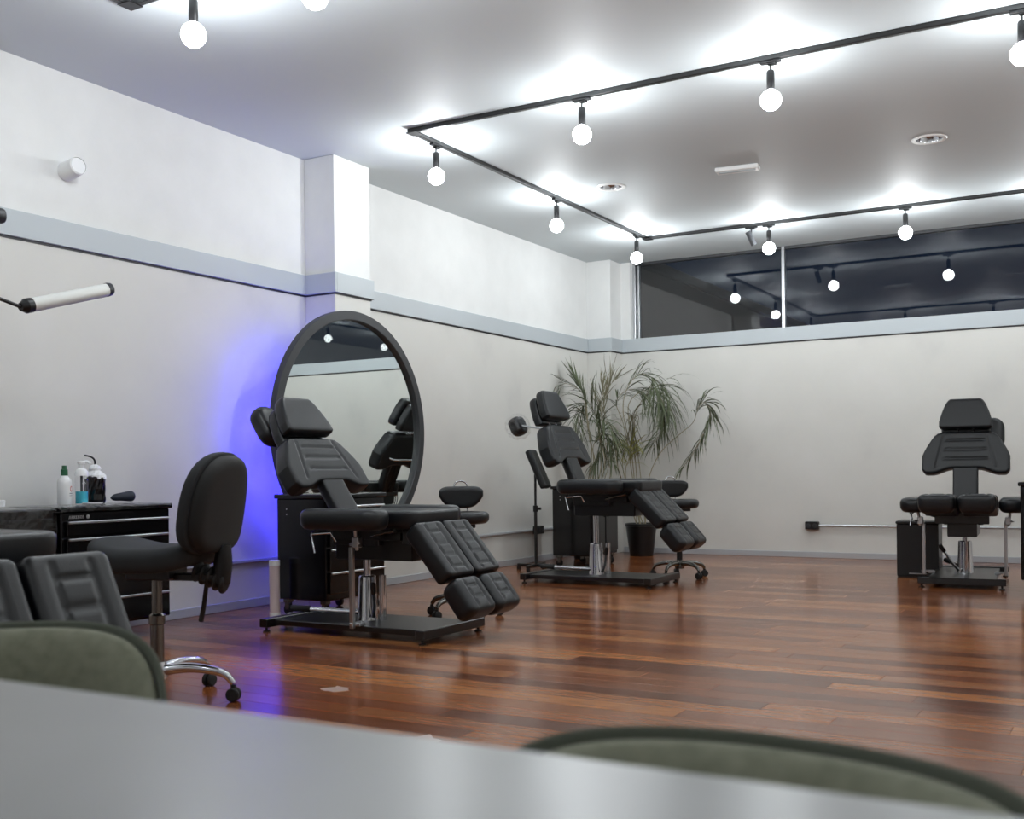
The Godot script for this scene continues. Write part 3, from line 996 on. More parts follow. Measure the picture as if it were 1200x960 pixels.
func stools():
	# operator chair with tall back, facing the left wall
	var t := thing("operator_chair", "black office chair with tall padded back and chrome star base by the bottle chest", "office chair", Vector3(1.93, 0, 8.4), PI + 0.315)
	# local +x is forward
	star_base(t, 0.33, 0.12, M.chrome, deg_to_rad(186))
	obj("gas_column", lathem([Vector2(0, 0.15), Vector2(0.028, 0.15), Vector2(0.028, 0.32), Vector2(0.034, 0.325), Vector2(0.034, 0.36), Vector2(0.022, 0.37), Vector2(0.022, 0.52), Vector2(0, 0.52)], 20), M.darkchrome, t)
	var s := st()
	bbox(s, Vector3(0.2, 0.05, 0.16), Vector3(0, 0.54, 0), 0.006)
	bbox(s, Vector3(0.32, 0.03, 0.07), Vector3(-0.16, 0.525, 0), 0.005)
	obj("mechanism", done(s), M.black, t)
	var saddle := func(v: Vector3) -> Vector3:
		return v + Vector3(0, 0.045 * pow(clampf((v.x - 0.02) / 0.2, 0, 1), 2) - 0.01 * v.z * v.z / 0.04 + 0.03 * pow(clampf((-v.x - 0.05) / 0.2, 0, 1), 2), 0)
	obj("seat", cushion(0.23, rr(0.23, -0.23, 0.23, 0.12), 0.05, 0.05, 0.06, [], 30, 30, saddle), M.fabric, t, Vector3(0.0, 0.61, 0))
	# back: x up along it, y towards the sitter
	var bend := func(v: Vector3) -> Vector3: return v + Vector3(0, 0.5 * v.z * v.z - 0.12 * (v.x - 0.15) * (v.x - 0.15), 0)
	var blo := func(a: float) -> float: return 0.18 - 0.18 * pow(maxf(0.0, 1.0 - pow(minf(absf(a) / 0.22, 1.0), 3.4)), 1.0 / 3.4)
	var bhi := func(a: float) -> float: return 0.18 + 0.25 * pow(maxf(0.0, 1.0 - pow(minf(absf(a) / 0.22, 1.0), 2.5)), 1.0 / 2.5)
	var bb := Basis(Vector3(0, 0, 1), PI / 2 + 0.16) * Basis(Vector3(1, 0, 0), PI)
	var pad := obj("backrest", cushion(0.22, [blo, bhi], 0.055, 0.01, 0.05, [], 30, 30, bend), M.fabric, t)
	pad.transform = Transform3D(bb, Vector3(-0.25, 0.62, 0))
	var shell := obj("back_shell", cushion(0.207, [func(a: float) -> float: return blo.call(a * 1.06) + 0.01, func(a: float) -> float: return bhi.call(a * 1.06) - 0.01], 0.01, 0.045, 0.05, [], 26, 26, bend), M.rubber, t)
	shell.transform = Transform3D(bb, Vector3(-0.25, 0.62, 0) + bb * Vector3(0, -0.012, 0))
	s = st()
	tube(s, [Vector3(-0.3, 0.5, 0), Vector3(-0.305, 0.58, 0), Vector3(-0.31, 0.66, 0)], [0.035, 0.04, 0.03], 14)
	obj("back_bracket", done(s), M.black, t)
	s = st()
	for k in 5:
		tube(s, spline([Vector3(-0.18 - 0.03 * k, 0.55 - 0.012 * k, 0), Vector3(-0.2 - 0.03 * k, 0.545 - 0.012 * k, 0)], 3), [0.03, 0.045, 0.045, 0.03], 14)
	obj("bellows", done(s), M.rubber, t)
	s = st()
	tube(s, [Vector3(-0.22, 0.5, 0.02), Vector3(-0.19, 0.4, 0.05), Vector3(-0.17, 0.33, 0.06)], [0.009, 0.01, 0.011], 10)
	obj("tilt_lever", done(s), M.rubber, t)

	# two small stools with a low backrest
	var q := thing("stool", "black stool with small oval backrest behind the reclined chair's foot pads", "stool", Vector3(1.66, 0, 5.58), -0.95, "small black stools with a backrest")
	star_base(q, 0.24, 0.11, M.darkchrome, 0.4)
	obj("gas_column", lathem([Vector2(0, 0.12), Vector2(0.025, 0.12), Vector2(0.025, 0.36), Vector2(0.018, 0.37), Vector2(0.018, 0.58), Vector2(0, 0.58)], 16), M.black, q)
	obj("seat", cushion(0.175, rr(0.175, -0.175, 0.175, 0.174), 0.035, 0.045, 0.05, [], 28, 24), M.leather, q, Vector3(0, 0.655, 0))
	obj("seat_plate", box(Vector3(0.16, 0.03, 0.16), 0.004), M.black, q, Vector3(0, 0.6, 0))
	s = st()
	for z in [-0.045, 0.045]:
		tube(s, spline([Vector3(-0.04, 0.6, z), Vector3(-0.17, 0.59, z), Vector3(-0.215, 0.65, z), Vector3(-0.22, 0.76, z), Vector3(-0.222, 0.855, z)], 16), 0.006, 8)
	var arch := []
	for k in 9:
		var a := PI * k / 8
		arch.append(Vector3(-0.222, 0.855 + 0.035 * sin(a), -0.045 * cos(a)))
	tube(s, arch, 0.006, 8)
	obj("back_tube", done(s), M.chrome, q)
	var bk := obj("backrest", cushion(0.15, [func(a: float) -> float: return 0.085 * pow(absf(a) / 0.15, 3.5), func(a: float) -> float: return 0.15 - 0.03 * pow(absf(a) / 0.15, 7.0)], 0.03, 0.022, 0.03, [], 28, 16, func(v: Vector3) -> Vector3: return v + Vector3(0, 0.8 * v.z * v.z, 0)), M.leather, q)
	bk.transform = Transform3D(Basis(Vector3(0, 0, 1), PI / 2) * Basis(Vector3(1, 0, 0), PI), Vector3(-0.195, 0.705, 0))
	var q2 := dup(q, "stool", "black stool with small oval backrest right of the raised chair's foot pads", Vector3(2.0, 0, 2.58), -0.85)

# ---------------------------------------------------------------- palms
func frond(t: Node3D, pts: Array, start: float, n: int, ln: float, droop: float, spread: float, m: Material, sd: int):
	rng.seed = sd
	var path := spline(pts, 28)
	var rad := []
	for i in path.size():
		rad.append(lerpf(0.0065, 0.0016, float(i) / path.size()))
	var f := obj("frond", tubem(path, rad, 6), M.stem, t)
	var s := st()
	s.set_smooth_group(0)
	for k in n:
		var u := lerpf(start, 1.0, (k + rng.randf() * 0.7) / n)
		var x := u * 28
		var i := mini(int(x), 27)
		var a: Vector3 = path[i].lerp(path[i + 1], x - i)
		var dir: Vector3 = (path[i + 1] - path[i]).normalized()
		var side := dir.cross(Vector3(rng.randf_range(-0.4, 0.4), 1, rng.randf_range(-0.4, 0.4))).normalized() * (1 if k % 2 == 0 else -1)
		side = side.rotated(dir, rng.randf_range(-0.9, 0.9))
		var go := (dir * 0.8 + side * spread * rng.randf_range(0.5, 1.2)).normalized()
		var L := ln * rng.randf_range(0.65, 1.1) * (0.7 + 0.6 * sin(PI * clampf((u - start) / (1 - start), 0.05, 0.95)))
		var w := rng.randf_range(0.004, 0.0075)
		var p := a
		var step := L / 7.0
		var prev := []
		for j in 8:
			var ww := w * sin(PI * (0.12 + 0.86 * j / 7.0)) + 0.0004
			var ac := go.cross(Vector3.UP)
			if ac.length() < 0.05: ac = Vector3.RIGHT
			ac = ac.normalized().rotated(go, 0.5 * sin(k * 2.1))
			var e := [p - ac * ww, p + ac * ww]
			if prev.size():
				quad(s, prev[0], prev[1], e[1], e[0])
			prev = e
			p += go * step
			p.x = maxf(p.x, 0.03 - t.position.x); p.z = maxf(p.z, 0.03 - t.position.z)
			go = (go + Vector3(0, -droop * (0.12 + 0.05 * j) * rng.randf_range(0.6, 1.4), 0) + Vector3(rng.randf_range(-1, 1), 0, rng.randf_range(-1, 1)) * 0.09).normalized()
	var lf := obj("leaflets", done(s), m, f)
	lf.set_meta("kind", "stuff")

func pot(t: Node3D):
	obj("pot", lathem([Vector2(0, 0), Vector2(0.125, 0), Vector2(0.13, 0.005), Vector2(0.172, 0.33), Vector2(0.18, 0.332), Vector2(0.18, 0.36), Vector2(0.17, 0.362), Vector2(0.165, 0.335), Vector2(0, 0.335)], 36), M.black, t)
	obj("soil", lathem([Vector2(0, 0.336), Vector2(0.164, 0.336), Vector2(0.1, 0.345), Vector2(0, 0.347)], 24), M.soil, t)

func plants():
	var P := thing("potted_palm", "drooping palm with yellow leaves at its centre in the right black pot", "potted palm", Vector3(0.72, 0, 0.45))
	pot(P)
	var b := Vector3(0, 0.34, 0)
	frond(P, [b + Vector3(-0.05, 0, 0.00), Vector3(-0.10, 1.11, 0.00), Vector3(-0.17, 1.57, 0.07), Vector3(-0.12, 1.84, 0.09), Vector3(-0.00, 2.01, 0.02), Vector3(0.16, 1.96, 0.02), Vector3(0.24, 1.77, 0.09), Vector3(0.26, 1.57, 0.07)], 0.5, 64, 0.42, 0.95, 0.6, M.leaf, 101)
	frond(P, [b + Vector3(0.00, 0, 0.04), Vector3(-0.07, 1.11, -0.01), Vector3(-0.12, 1.57, 0.05), Vector3(-0.10, 1.74, 0.00), Vector3(0.03, 1.83, -0.05), Vector3(0.21, 1.79, 0.01), Vector3(0.31, 1.64, 0.05), Vector3(0.26, 1.41, -0.02), Vector3(0.13, 1.24, -0.04)], 0.45, 80, 0.38, 0.9, 0.7, M.leaf, 102)
	frond(P, [b + Vector3(0.05, 0, 0.00), Vector3(0.09, 0.83, 0.00), Vector3(0.24, 1.14, 0.00), Vector3(0.44, 1.34, -0.07), Vector3(0.60, 1.46, -0.05), Vector3(0.69, 1.62, 0.02), Vector3(0.75, 1.67, -0.02), Vector3(0.79, 1.55, -0.08), Vector3(0.73, 1.33, -0.03)], 0.55, 60, 0.3, 0.9, 0.45, M.leaf, 103)
	frond(P, [Vector3(0.74, 1.33, 0.02), Vector3(0.69, 1.23, 0.02), Vector3(0.58, 1.10, -0.05), Vector3(0.47, 0.96, -0.03)], 0.0, 26, 0.26, 0.9, 0.5, M.leaf, 104)
	frond(P, [b + Vector3(0.00, 0, 0.00), Vector3(-0.11, 0.86, 0.15), Vector3(-0.10, 1.08, 0.09), Vector3(-0.10, 1.18, 0.05), Vector3(-0.08, 1.21, 0.13)], 0.35, 46, 0.34, 0.9, 0.9, M.leafyellow, 105)
	frond(P, [b + Vector3(0.05, 0, 0.04), Vector3(-0.18, 0.95, 0.07), Vector3(-0.16, 1.28, 0.00), Vector3(-0.08, 1.50, 0.04), Vector3(-0.04, 1.55, 0.10), Vector3(-0.06, 1.38, 0.04), Vector3(-0.08, 1.25, 0.00)], 0.45, 50, 0.28, 1.0, 0.5, M.leafdry, 106)
	frond(P, [b + Vector3(-0.05, 0, 0.00), Vector3(-0.28, 0.95, -0.03), Vector3(-0.34, 1.36, -0.04), Vector3(-0.42, 1.63, 0.04), Vector3(-0.36, 1.88, 0.03), Vector3(-0.29, 1.99, -0.04)], 0.55, 30, 0.32, 0.3, 0.5, M.leafdry, 107)
	frond(P, [b + Vector3(0.00, 0, 0.04), Vector3(-0.11, 0.95, 0.00), Vector3(-0.17, 1.45, 0.06), Vector3(-0.24, 1.71, 0.10), Vector3(-0.11, 1.85, 0.03), Vector3(0.05, 1.78, 0.01), Vector3(0.19, 1.61, 0.08)], 0.45, 64, 0.34, 0.8, 0.8, M.leaf, 108)
	frond(P, [b + Vector3(0.05, 0, 0.00), Vector3(-0.04, 0.94, -0.08), Vector3(-0.07, 1.45, -0.00), Vector3(0.01, 1.73, -0.04), Vector3(0.19, 1.89, -0.10), Vector3(0.29, 1.77, -0.05), Vector3(0.36, 1.57, -0.00)], 0.5, 60, 0.42, 0.95, 0.6, M.leaf, 109)
	var Q := thing("potted_palm", "palm with one spiky upright frond in the left black pot by the wall", "potted palm", Vector3(0.34, 0, 1.06))
	pot(Q)
	frond(Q, [b + Vector3(-0.05, 0, 0.04), Vector3(0.04, 1.11, -0.07), Vector3(0.03, 1.44, 0.00), Vector3(0.01, 1.73, 0.02), Vector3(-0.08, 1.87, -0.04), Vector3(-0.15, 1.98, -0.05)], 0.5, 46, 0.28, -0.1, 0.14, M.leaf, 110)
	frond(Q, [b + Vector3(0.00, 0, 0.00), Vector3(0.07, 1.11, -0.01), Vector3(0.06, 1.47, 0.05), Vector3(0.01, 1.72, 0.00), Vector3(-0.11, 1.85, -0.05), Vector3(-0.24, 1.90, 0.01), Vector3(-0.29, 1.80, 0.05)], 0.55, 26, 0.26, 0.6, 0.4, M.leaf, 111)
	frond(Q, [b + Vector3(0.05, 0, 0.04), Vector3(0.13, 0.95, 0.01), Vector3(0.06, 1.28, 0.01), Vector3(0.01, 1.49, -0.06), Vector3(-0.06, 1.59, -0.04), Vector3(-0.07, 1.48, 0.03), Vector3(-0.03, 1.28, -0.01)], 0.4, 50, 0.3, 0.9, 0.6, M.leaf, 112)
	frond(Q, [b + Vector3(-0.05, 0, 0.00), Vector3(0.26, 0.95, 0.08), Vector3(0.19, 1.27, 0.02), Vector3(0.17, 1.47, -0.02), Vector3(0.26, 1.48, 0.06), Vector3(0.35, 1.36, 0.07), Vector3(0.39, 1.24, -0.01)], 0.4, 60, 0.34, 0.9, 0.6, M.leaf, 113)
	frond(Q, [b + Vector3(0.00, 0, 0.04), Vector3(0.19, 0.95, 0.02), Vector3(0.14, 1.34, -0.05), Vector3(0.12, 1.55, -0.01), Vector3(0.07, 1.68, 0.05), Vector3(-0.04, 1.64, -0.01)], 0.45, 40, 0.34, 0.7, 0.6, M.leaf, 114)
	frond(Q, [b + Vector3(0.05, 0, 0.00), Vector3(0.29, 0.87, 0.00), Vector3(0.24, 1.11, -0.01), Vector3(0.21, 1.27, 0.07), Vector3(0.24, 1.37, 0.06), Vector3(0.29, 1.21, -0.01), Vector3(0.33, 1.04, 0.01)], 0.4, 54, 0.3, 1.0, 0.6, M.leaf, 115)
	frond(Q, [b + Vector3(-0.05, 0, 0.04), Vector3(0.23, 0.95, -0.07), Vector3(0.23, 1.27, -0.01), Vector3(0.21, 1.60, 0.03), Vector3(0.20, 1.87, -0.04)], 0.6, 26, 0.32, 0.15, 0.4, M.leafdry, 116)
	frond(Q, [b + Vector3(0.00, 0, 0.00), Vector3(0.11, 0.95, 0.03), Vector3(0.15, 1.21, 0.11), Vector3(0.22, 1.30, 0.07), Vector3(0.17, 1.11, 0.01), Vector3(0.13, 1.01, 0.06)], 0.4, 44, 0.28, 1.0, 0.5, M.leaf, 117)

# ---------------------------------------------------------------- small things
func small_things():
	# wall trunking and sockets
	var k := thing("cable_trunking", "thin grey cable trunking low along the left wall", "trunking", Vector3(0, 0.335, 0))
	obj("length", box(Vector3(0.03, 0.022, 12.9 - COL1), 0.003), M.base, k, Vector3(0.015, 0, (12.9 + COL1) / 2))
	obj("length", box(Vector3(0.03, 0.022, COL0 - PILZ - 0.02), 0.003), M.base, k, Vector3(0.015, 0, (COL0 + PILZ) / 2))
	var s := thing("wall_socket", "black double socket on the left wall trunking beside the armrest stand", "wall socket", Vector3(0.031, 0.338, 1.62), 0.0, "black double wall sockets")
	obj("box", box(Vector3(0.06, 0.085, 0.14), 0.006), M.black, s, Vector3(0.03, 0, 0))
	for z in [-0.034, 0.034]:
		obj("outlet", lathem([Vector2(0, 0), Vector2(0.024, 0), Vector2(0.024, 0.004), Vector2(0.018, 0.005), Vector2(0.017, 0.002), Vector2(0, 0.002)], 20, Transform3D(Basis(Vector3(0, 0, 1), -PI / 2), Vector3(0.06, 0, z))), M.frame, s)
	dup(s, "wall_socket", "black double socket on the back wall at the end of the pale conduit", Vector3(2.5, 0.342, 0.001), -PI / 2)
	var c := thing("conduit_pipe", "pale metal conduit pipe along the back wall behind the foot-end chair", "conduit", Vector3(2.56, 0.345, 0.03))
	obj("pipe", tubem([Vector3(0.0, 0, 0), Vector3(5.3, 0, 0)], 0.0125, 12), M.alu, c)
	for x in [0.15, 1.1, 2.2, 3.3]:
		obj("clip", box(Vector3(0.03, 0.036, 0.03), 0.004), M.alu, c, Vector3(x, 0, -0.014))
	# box beside the foot-end chair
	var b := thing("waste_bin", "black square bin left of the foot-end chair against the back wall", "bin", Vector3(3.85, 0, 1.62), 0.06)
	var bs := st()
	bbox(bs, Vector3(0.34, 0.45, 0.34), Vector3(0, 0.235, 0), 0.006)
	obj("body", done(bs), M.black, b)
	obj("lid", box(Vector3(0.355, 0.025, 0.355), 0.006), M.black, b, Vector3(0, 0.472, 0))
	obj("plinth", box(Vector3(0.33, 0.012, 0.33), 0.002), M.rubber, b, Vector3(0, 0.006, 0))
	obj("pedal", box(Vector3(0.14, 0.008, 0.02), 0.002), M.alu, b, Vector3(0, 0.035, 0.178))
	# armrest stand
	var a := thing("armrest_stand", "black floor stand with a long tilted padded armrest behind the raised chair", "armrest stand", Vector3(0.47, 0, 2.42), 0.15)
	var fs := st()
	bbox(fs, Vector3(0.04, 0.03, 0.46), Vector3(0, 0.045, 0), 0.004)
	bbox(fs, Vector3(0.38, 0.03, 0.04), Vector3(0.0, 0.045, 0.0), 0.004)
	obj("base", done(fs), M.blackmetal, a)
	for e in [[0.18, 0.0], [-0.18, 0.0], [0.0, 0.22], [0.0, -0.22]]:
		obj("foot", lathem([Vector2(0, 0), Vector2(0.02, 0), Vector2(0.02, 0.028), Vector2(0, 0.03)], 12), M.rubber, a, Vector3(e[0], 0, e[1]))
	obj("pole", tubem([Vector3(0, 0.055, 0), Vector3(0, 0.6, 0)], 0.016, 12), M.blackmetal, a)
	obj("inner_pole", tubem([Vector3(0, 0.59, 0), Vector3(0, 0.93, 0)], 0.012, 12), M.blackmetal, a)
	obj("collar", tubem([Vector3(0, 0.56, 0), Vector3(0, 0.62, 0)], 0.024, 12), M.black, a)
	obj("knob", tubem([Vector3(0.02, 0.59, 0), Vector3(0.055, 0.59, 0)], 0.014, 10), M.black, a)
	var ap := obj("arm_pad", cushion(0.09, rr(0.09, -0.2, 0.2, 0.015), 0.035, 0.03, 0.02, [], 16, 18), M.leather, a)
	ap.transform = Transform3D(Basis(Vector3(0, 0, 1), deg_to_rad(-66)), Vector3(0.03, 0.97, 0.0))
	# paper roll
	var r := thing("paper_roll", "upright pale pink paper roll with white ends beside the mirror's tool chest", "paper roll", Vector3(0.545, 0, 6.16))
	obj("roll", lathem([Vector2(0.012, 0.02), Vector2(0.034, 0.02), Vector2(0.034, 0.35), Vector2(0.012, 0.35)], 24), M.paper, r)
	for y in [0.0, 0.345]:
		obj("end_cap", lathem([Vector2(0, y), Vector2(0.036, y), Vector2(0.036, y + 0.035), Vector2(0, y + 0.035)], 24), M.white, r)
	var pl := thing("power_plug", "small white power plug with a cable at the foot of the paper roll", "plug", Vector3(0.70, 0, 6.17), 0.3)
	obj("body", box(Vector3(0.06, 0.04, 0.04), 0.008), M.whiteplastic, pl, Vector3(0, 0.02, 0))
	obj("cable", tubem(spline([Vector3(0.03, 0.02, 0), Vector3(0.07, 0.012, 0.01), Vector3(0.1, 0.006, -0.03), Vector3(0.06, 0.006, -0.05)], 14), 0.005, 8), M.whiteplastic, pl)
	bottles()
	lamps()

func bottles():
	var y := 0.794
	var w := thing("lotion_bottle", "white bottle with a dark green cap, leftmost on the tool chest", "bottle", Vector3(0.31, y, 7.60), 0.5)
	obj("body", lathem([Vector2(0, 0), Vector2(0.036, 0), Vector2(0.039, 0.006), Vector2(0.039, 0.12), Vector2(0.036, 0.14), Vector2(0.02, 0.158), Vector2(0.016, 0.165), Vector2(0, 0.165)], 28), M.whiteplastic, w)
	obj("cap", lathem([Vector2(0, 0.162), Vector2(0.019, 0.162), Vector2(0.019, 0.195), Vector2(0.013, 0.2), Vector2(0.013, 0.218), Vector2(0, 0.22)], 20), M.green, w)
	var im := Image.create(64, 64, false, Image.FORMAT_RGB8)
	im.fill(Color(0.9, 0.9, 0.9))
	for px in 64:
		for py in 64:
			var d := Vector2(px - 30, py - 18).length()
			if d < 13 and d > 8: im.set_pixel(px, py, Color(0.75, 0.3, 0.28))
			if (py > 36 and py < 40 and px > 12 and px < 50) or (py > 46 and py < 49 and px > 12 and px < 44): im.set_pixel(px, py, Color(0.35, 0.32, 0.36))
	var lm := mat(Color.WHITE, 0.4)
	lm.albedo_texture = ImageTexture.create_from_image(im)
	var ls := st()
	ls.set_smooth_group(0)
	for k in 8:
		var a0 := -0.75 + 1.5 * k / 8
		var a1 := -0.75 + 1.5 * (k + 1) / 8
		var c := []
		for e in [[a0, 0.03, 0, 1], [a1, 0.03, 1, 1], [a1, 0.11, 1, 0], [a0, 0.11, 0, 0]]:
			c.append([Vector3(cos(e[0]) * 0.0396, e[1], -sin(e[0]) * 0.0396), Vector2((k + e[2]) / 8.0, e[3])])
		for i in [0, 2, 1, 0, 3, 2]:
			ls.set_uv(c[i][1])
			ls.add_vertex(c[i][0])
	obj("label", done(ls), lm, w)
	var p := thing("foam_pump_bottle", "clear pump bottle half full of blue liquid on the tool chest", "pump bottle", Vector3(0.34, y, 7.51), 0.9)
	obj("bottle", lathem([Vector2(0, 0), Vector2(0.034, 0), Vector2(0.036, 0.004), Vector2(0.036, 0.15), Vector2(0.026, 0.165), Vector2(0, 0.165)], 28), M.film, p)
	obj("liquid", lathem([Vector2(0, 0.003), Vector2(0.033, 0.003), Vector2(0.033, 0.072), Vector2(0, 0.072)], 28), M.teal, p)
	obj("dip_tube", tubem([Vector3(0, 0.01, 0), Vector3(0, 0.16, 0)], 0.007, 8), M.frame, p)
	var s := st()
	lathe(s, [Vector2(0, 0.16), Vector2(0.036, 0.16), Vector2(0.036, 0.18), Vector2(0.025, 0.198), Vector2(0.016, 0.202), Vector2(0.016, 0.225), Vector2(0.022, 0.228), Vector2(0.022, 0.242), Vector2(0, 0.247)], 24)
	tube(s, spline([Vector3(0.0, 0.235, 0), Vector3(0.03, 0.24, 0), Vector3(0.045, 0.228, 0)], 6), 0.009, 10)
	obj("pump", done(s), M.whiteplastic, p)
	var d := obj("dish", lathem([Vector2(0, 0), Vector2(0.05, 0), Vector2(0.056, 0.008), Vector2(0.053, 0.009), Vector2(0.048, 0.003), Vector2(0, 0.003)], 24), M.whiteplastic, null, Vector3(0.42, y, 7.50))
	tag(d, "small pale dish at the foot of the blue pump bottle", "dish")
	var b := thing("wash_bottle", "wash bottle wrapped in black film with a curved spout, on the tool chest", "wash bottle", Vector3(0.28, y, 7.37), 0.3)
	var n := noise(2.0, 3, 8)
	s = st()
	s.set_smooth_group(-1)
	var g := []
	var prof := [Vector2(0.0, 0.0), Vector2(0.047, 0.0), Vector2(0.05, 0.02), Vector2(0.048, 0.05), Vector2(0.05, 0.08), Vector2(0.049, 0.11), Vector2(0.051, 0.14), Vector2(0.045, 0.15), Vector2(0.0, 0.152)]
	for i in prof.size():
		var row := []
		for j in 28:
			var a := TAU * j / 28
			var q: Vector2 = prof[i]
			var r := q.x * (1 + 0.09 * n.get_noise_3d(cos(a) * 3, q.y * 40, sin(a) * 3))
			row.append(Vector3(r * cos(a), q.y, -r * sin(a)))
		g.append(row)
	for i in prof.size() - 1:
		for j in 28:
			quad(s, g[i][j], g[i][(j + 1) % 28], g[i + 1][(j + 1) % 28], g[i + 1][j])
	obj("wrapped_body", done(s), M.chestblack, b)
	s = st()
	s.set_smooth_group(-1)
	g = []
	prof = [Vector2(0.05, 0.135), Vector2(0.046, 0.155), Vector2(0.034, 0.17), Vector2(0.026, 0.18), Vector2(0.03, 0.192), Vector2(0.024, 0.205), Vector2(0.008, 0.215), Vector2(0.0, 0.214)]
	for i in prof.size():
		var row := []
		for j in 20:
			var a := TAU * j / 20
			var q: Vector2 = prof[i]
			var r := q.x * (1 + 0.3 * n.get_noise_3d(cos(a) * 3 + 5, q.y * 50, sin(a) * 3))
			row.append(Vector3(r * cos(a), q.y, -r * sin(a)))
		g.append(row)
	for i in prof.size() - 1:
		for j in 20:
			quad(s, g[i][j], g[i][(j + 1) % 20], g[i + 1][(j + 1) % 20], g[i + 1][j])
	obj("bunched_film", done(s), M.whiteplastic, b)
	b.scale = Vector3(1.15, 1.05, 1.15)
	obj("spout", tubem(spline([Vector3(0, 0.2, 0), Vector3(0, 0.235, 0), Vector3(-0.01, 0.255, 0.012), Vector3(-0.03, 0.265, 0.04)], 12), 0.005, 8), M.black, b)
	s = st()
	tube(s, spline([Vector3(-0.012, 0.027, 0.075), Vector3(0, 0.032, 0.02), Vector3(0.004, 0.034, -0.04), Vector3(0.004, 0.034, -0.075)], 12), [0.006, 0.014, 0.02, 0.022, 0.023, 0.025, 0.027, 0.029, 0.031, 0.032, 0.031, 0.026, 0.012], 14)
	tag(obj("tattoo_machine", done(s), M.navy, null, Vector3(0.3, y + 0.001, 7.19)), "dark blue rounded hand tool lying on the tool chest right of the wash bottle", "hand tool")
	tag(obj("small_tub", lathem([Vector2(0, 0), Vector2(0.03, 0), Vector2(0.032, 0.03), Vector2(0.028, 0.034), Vector2(0, 0.034)], 20), M.whiteplastic, null, Vector3(0.33, 0.796, 8.02)), "little white tub on the plastic covered cabinet at the left edge", "tub")

func lamps():
	# LED tube lamp on a flexible arm clamped to the low cabinet
	var L := thing("tube_lamp", "slim clear tube lamp on a black bent arm before the left wall", "lamp", Vector3(0.06, 0.78, 8.1))
	var a := Vector3(0.8, 1.796, 8.17) - Vector3(0.06, 0.78, 8.1)
	var b := Vector3(0.8, 1.936, 7.708) - Vector3(0.06, 0.78, 8.1)
	var dir := (b - a).normalized()
	var tilt := Basis(Quaternion(Vector3.UP, dir))
	var len_ := (b - a).length()
	obj("tube", lathem([Vector2(0, 0.0), Vector2(0.034, 0.0), Vector2(0.034, len_), Vector2(0, len_)], 24, Transform3D(tilt, a)), M.tubeglass if M.has("tubeglass") else tube_mat(), L)
	obj("end_cap", lathem([Vector2(0, len_), Vector2(0.036, len_), Vector2(0.037, len_ + 0.012), Vector2(0.033, len_ + 0.03), Vector2(0.02, len_ + 0.036), Vector2(0, len_ + 0.038)], 24, Transform3D(tilt, a)), M.frame, L)
	obj("holder", lathem([Vector2(0, -0.05), Vector2(0.02, -0.05), Vector2(0.03, -0.03), Vector2(0.037, -0.02), Vector2(0.037, 0.012), Vector2(0, 0.012)], 24, Transform3D(tilt, a)), M.black, L)
	obj("spine", tubem([a - Vector3(0, 0.033, 0), b - Vector3(0, 0.033, 0)], 0.004, 8), M.frame, L)
	obj("arm", tubem(spline([Vector3(0, 0.02, 0.0), Vector3(0.15, 0.5, 0.3), Vector3(0.4, 1.0, 0.6), Vector3(0.66, 1.06, 0.37), a - dir * 0.045], 30), 0.009, 10), M.black, L)
	obj("clamp", box(Vector3(0.05, 0.07, 0.06), 0.006), M.black, L, Vector3(0, 0.036, 0.0))
	# end of a second lamp at the left picture edge
	var K := thing("tube_lamp", "dark rounded end of another tube lamp at the left picture edge over the rail", "lamp", Vector3(0.06, 0.78, 8.46))
	var e := Vector3(0.8, 2.21, 8.30) - Vector3(0.06, 0.78, 8.46)
	var d2 := Vector3(0.1, 0.05, -0.6).normalized()
	var t2 := Basis(Quaternion(Vector3.UP, d2))
	obj("end_cap", lathem([Vector2(0, -0.04), Vector2(0.037, -0.04), Vector2(0.037, -0.015), Vector2(0.033, -0.004), Vector2(0.02, 0.0), Vector2(0, 0.002)], 24, Transform3D(t2, e)), M.frame, K)
	obj("tube", lathem([Vector2(0, -0.5), Vector2(0.034, -0.5), Vector2(0.034, -0.04), Vector2(0, -0.04)], 24, Transform3D(t2, e)), M.tubeglass, K)
	obj("holder", lathem([Vector2(0, -0.55), Vector2(0.03, -0.55), Vector2(0.037, -0.52), Vector2(0.037, -0.49), Vector2(0, -0.49)], 24, Transform3D(t2, e)), M.black, K)
	obj("arm", tubem(spline([Vector3(0, 0.02, 0.0), Vector3(0.02, 0.6, 0.25), Vector3(0.08, 1.2, 0.6), e - d2 * 0.55], 30), 0.009, 10), M.black, K)
	obj("clamp", box(Vector3(0.05, 0.07, 0.06), 0.006), M.black, K, Vector3(0, 0.036, 0.0))

func tube_mat() -> StandardMaterial3D:
	var m := mat(g8(205, 206, 202), 0.25)
	M.tubeglass = m
	return m

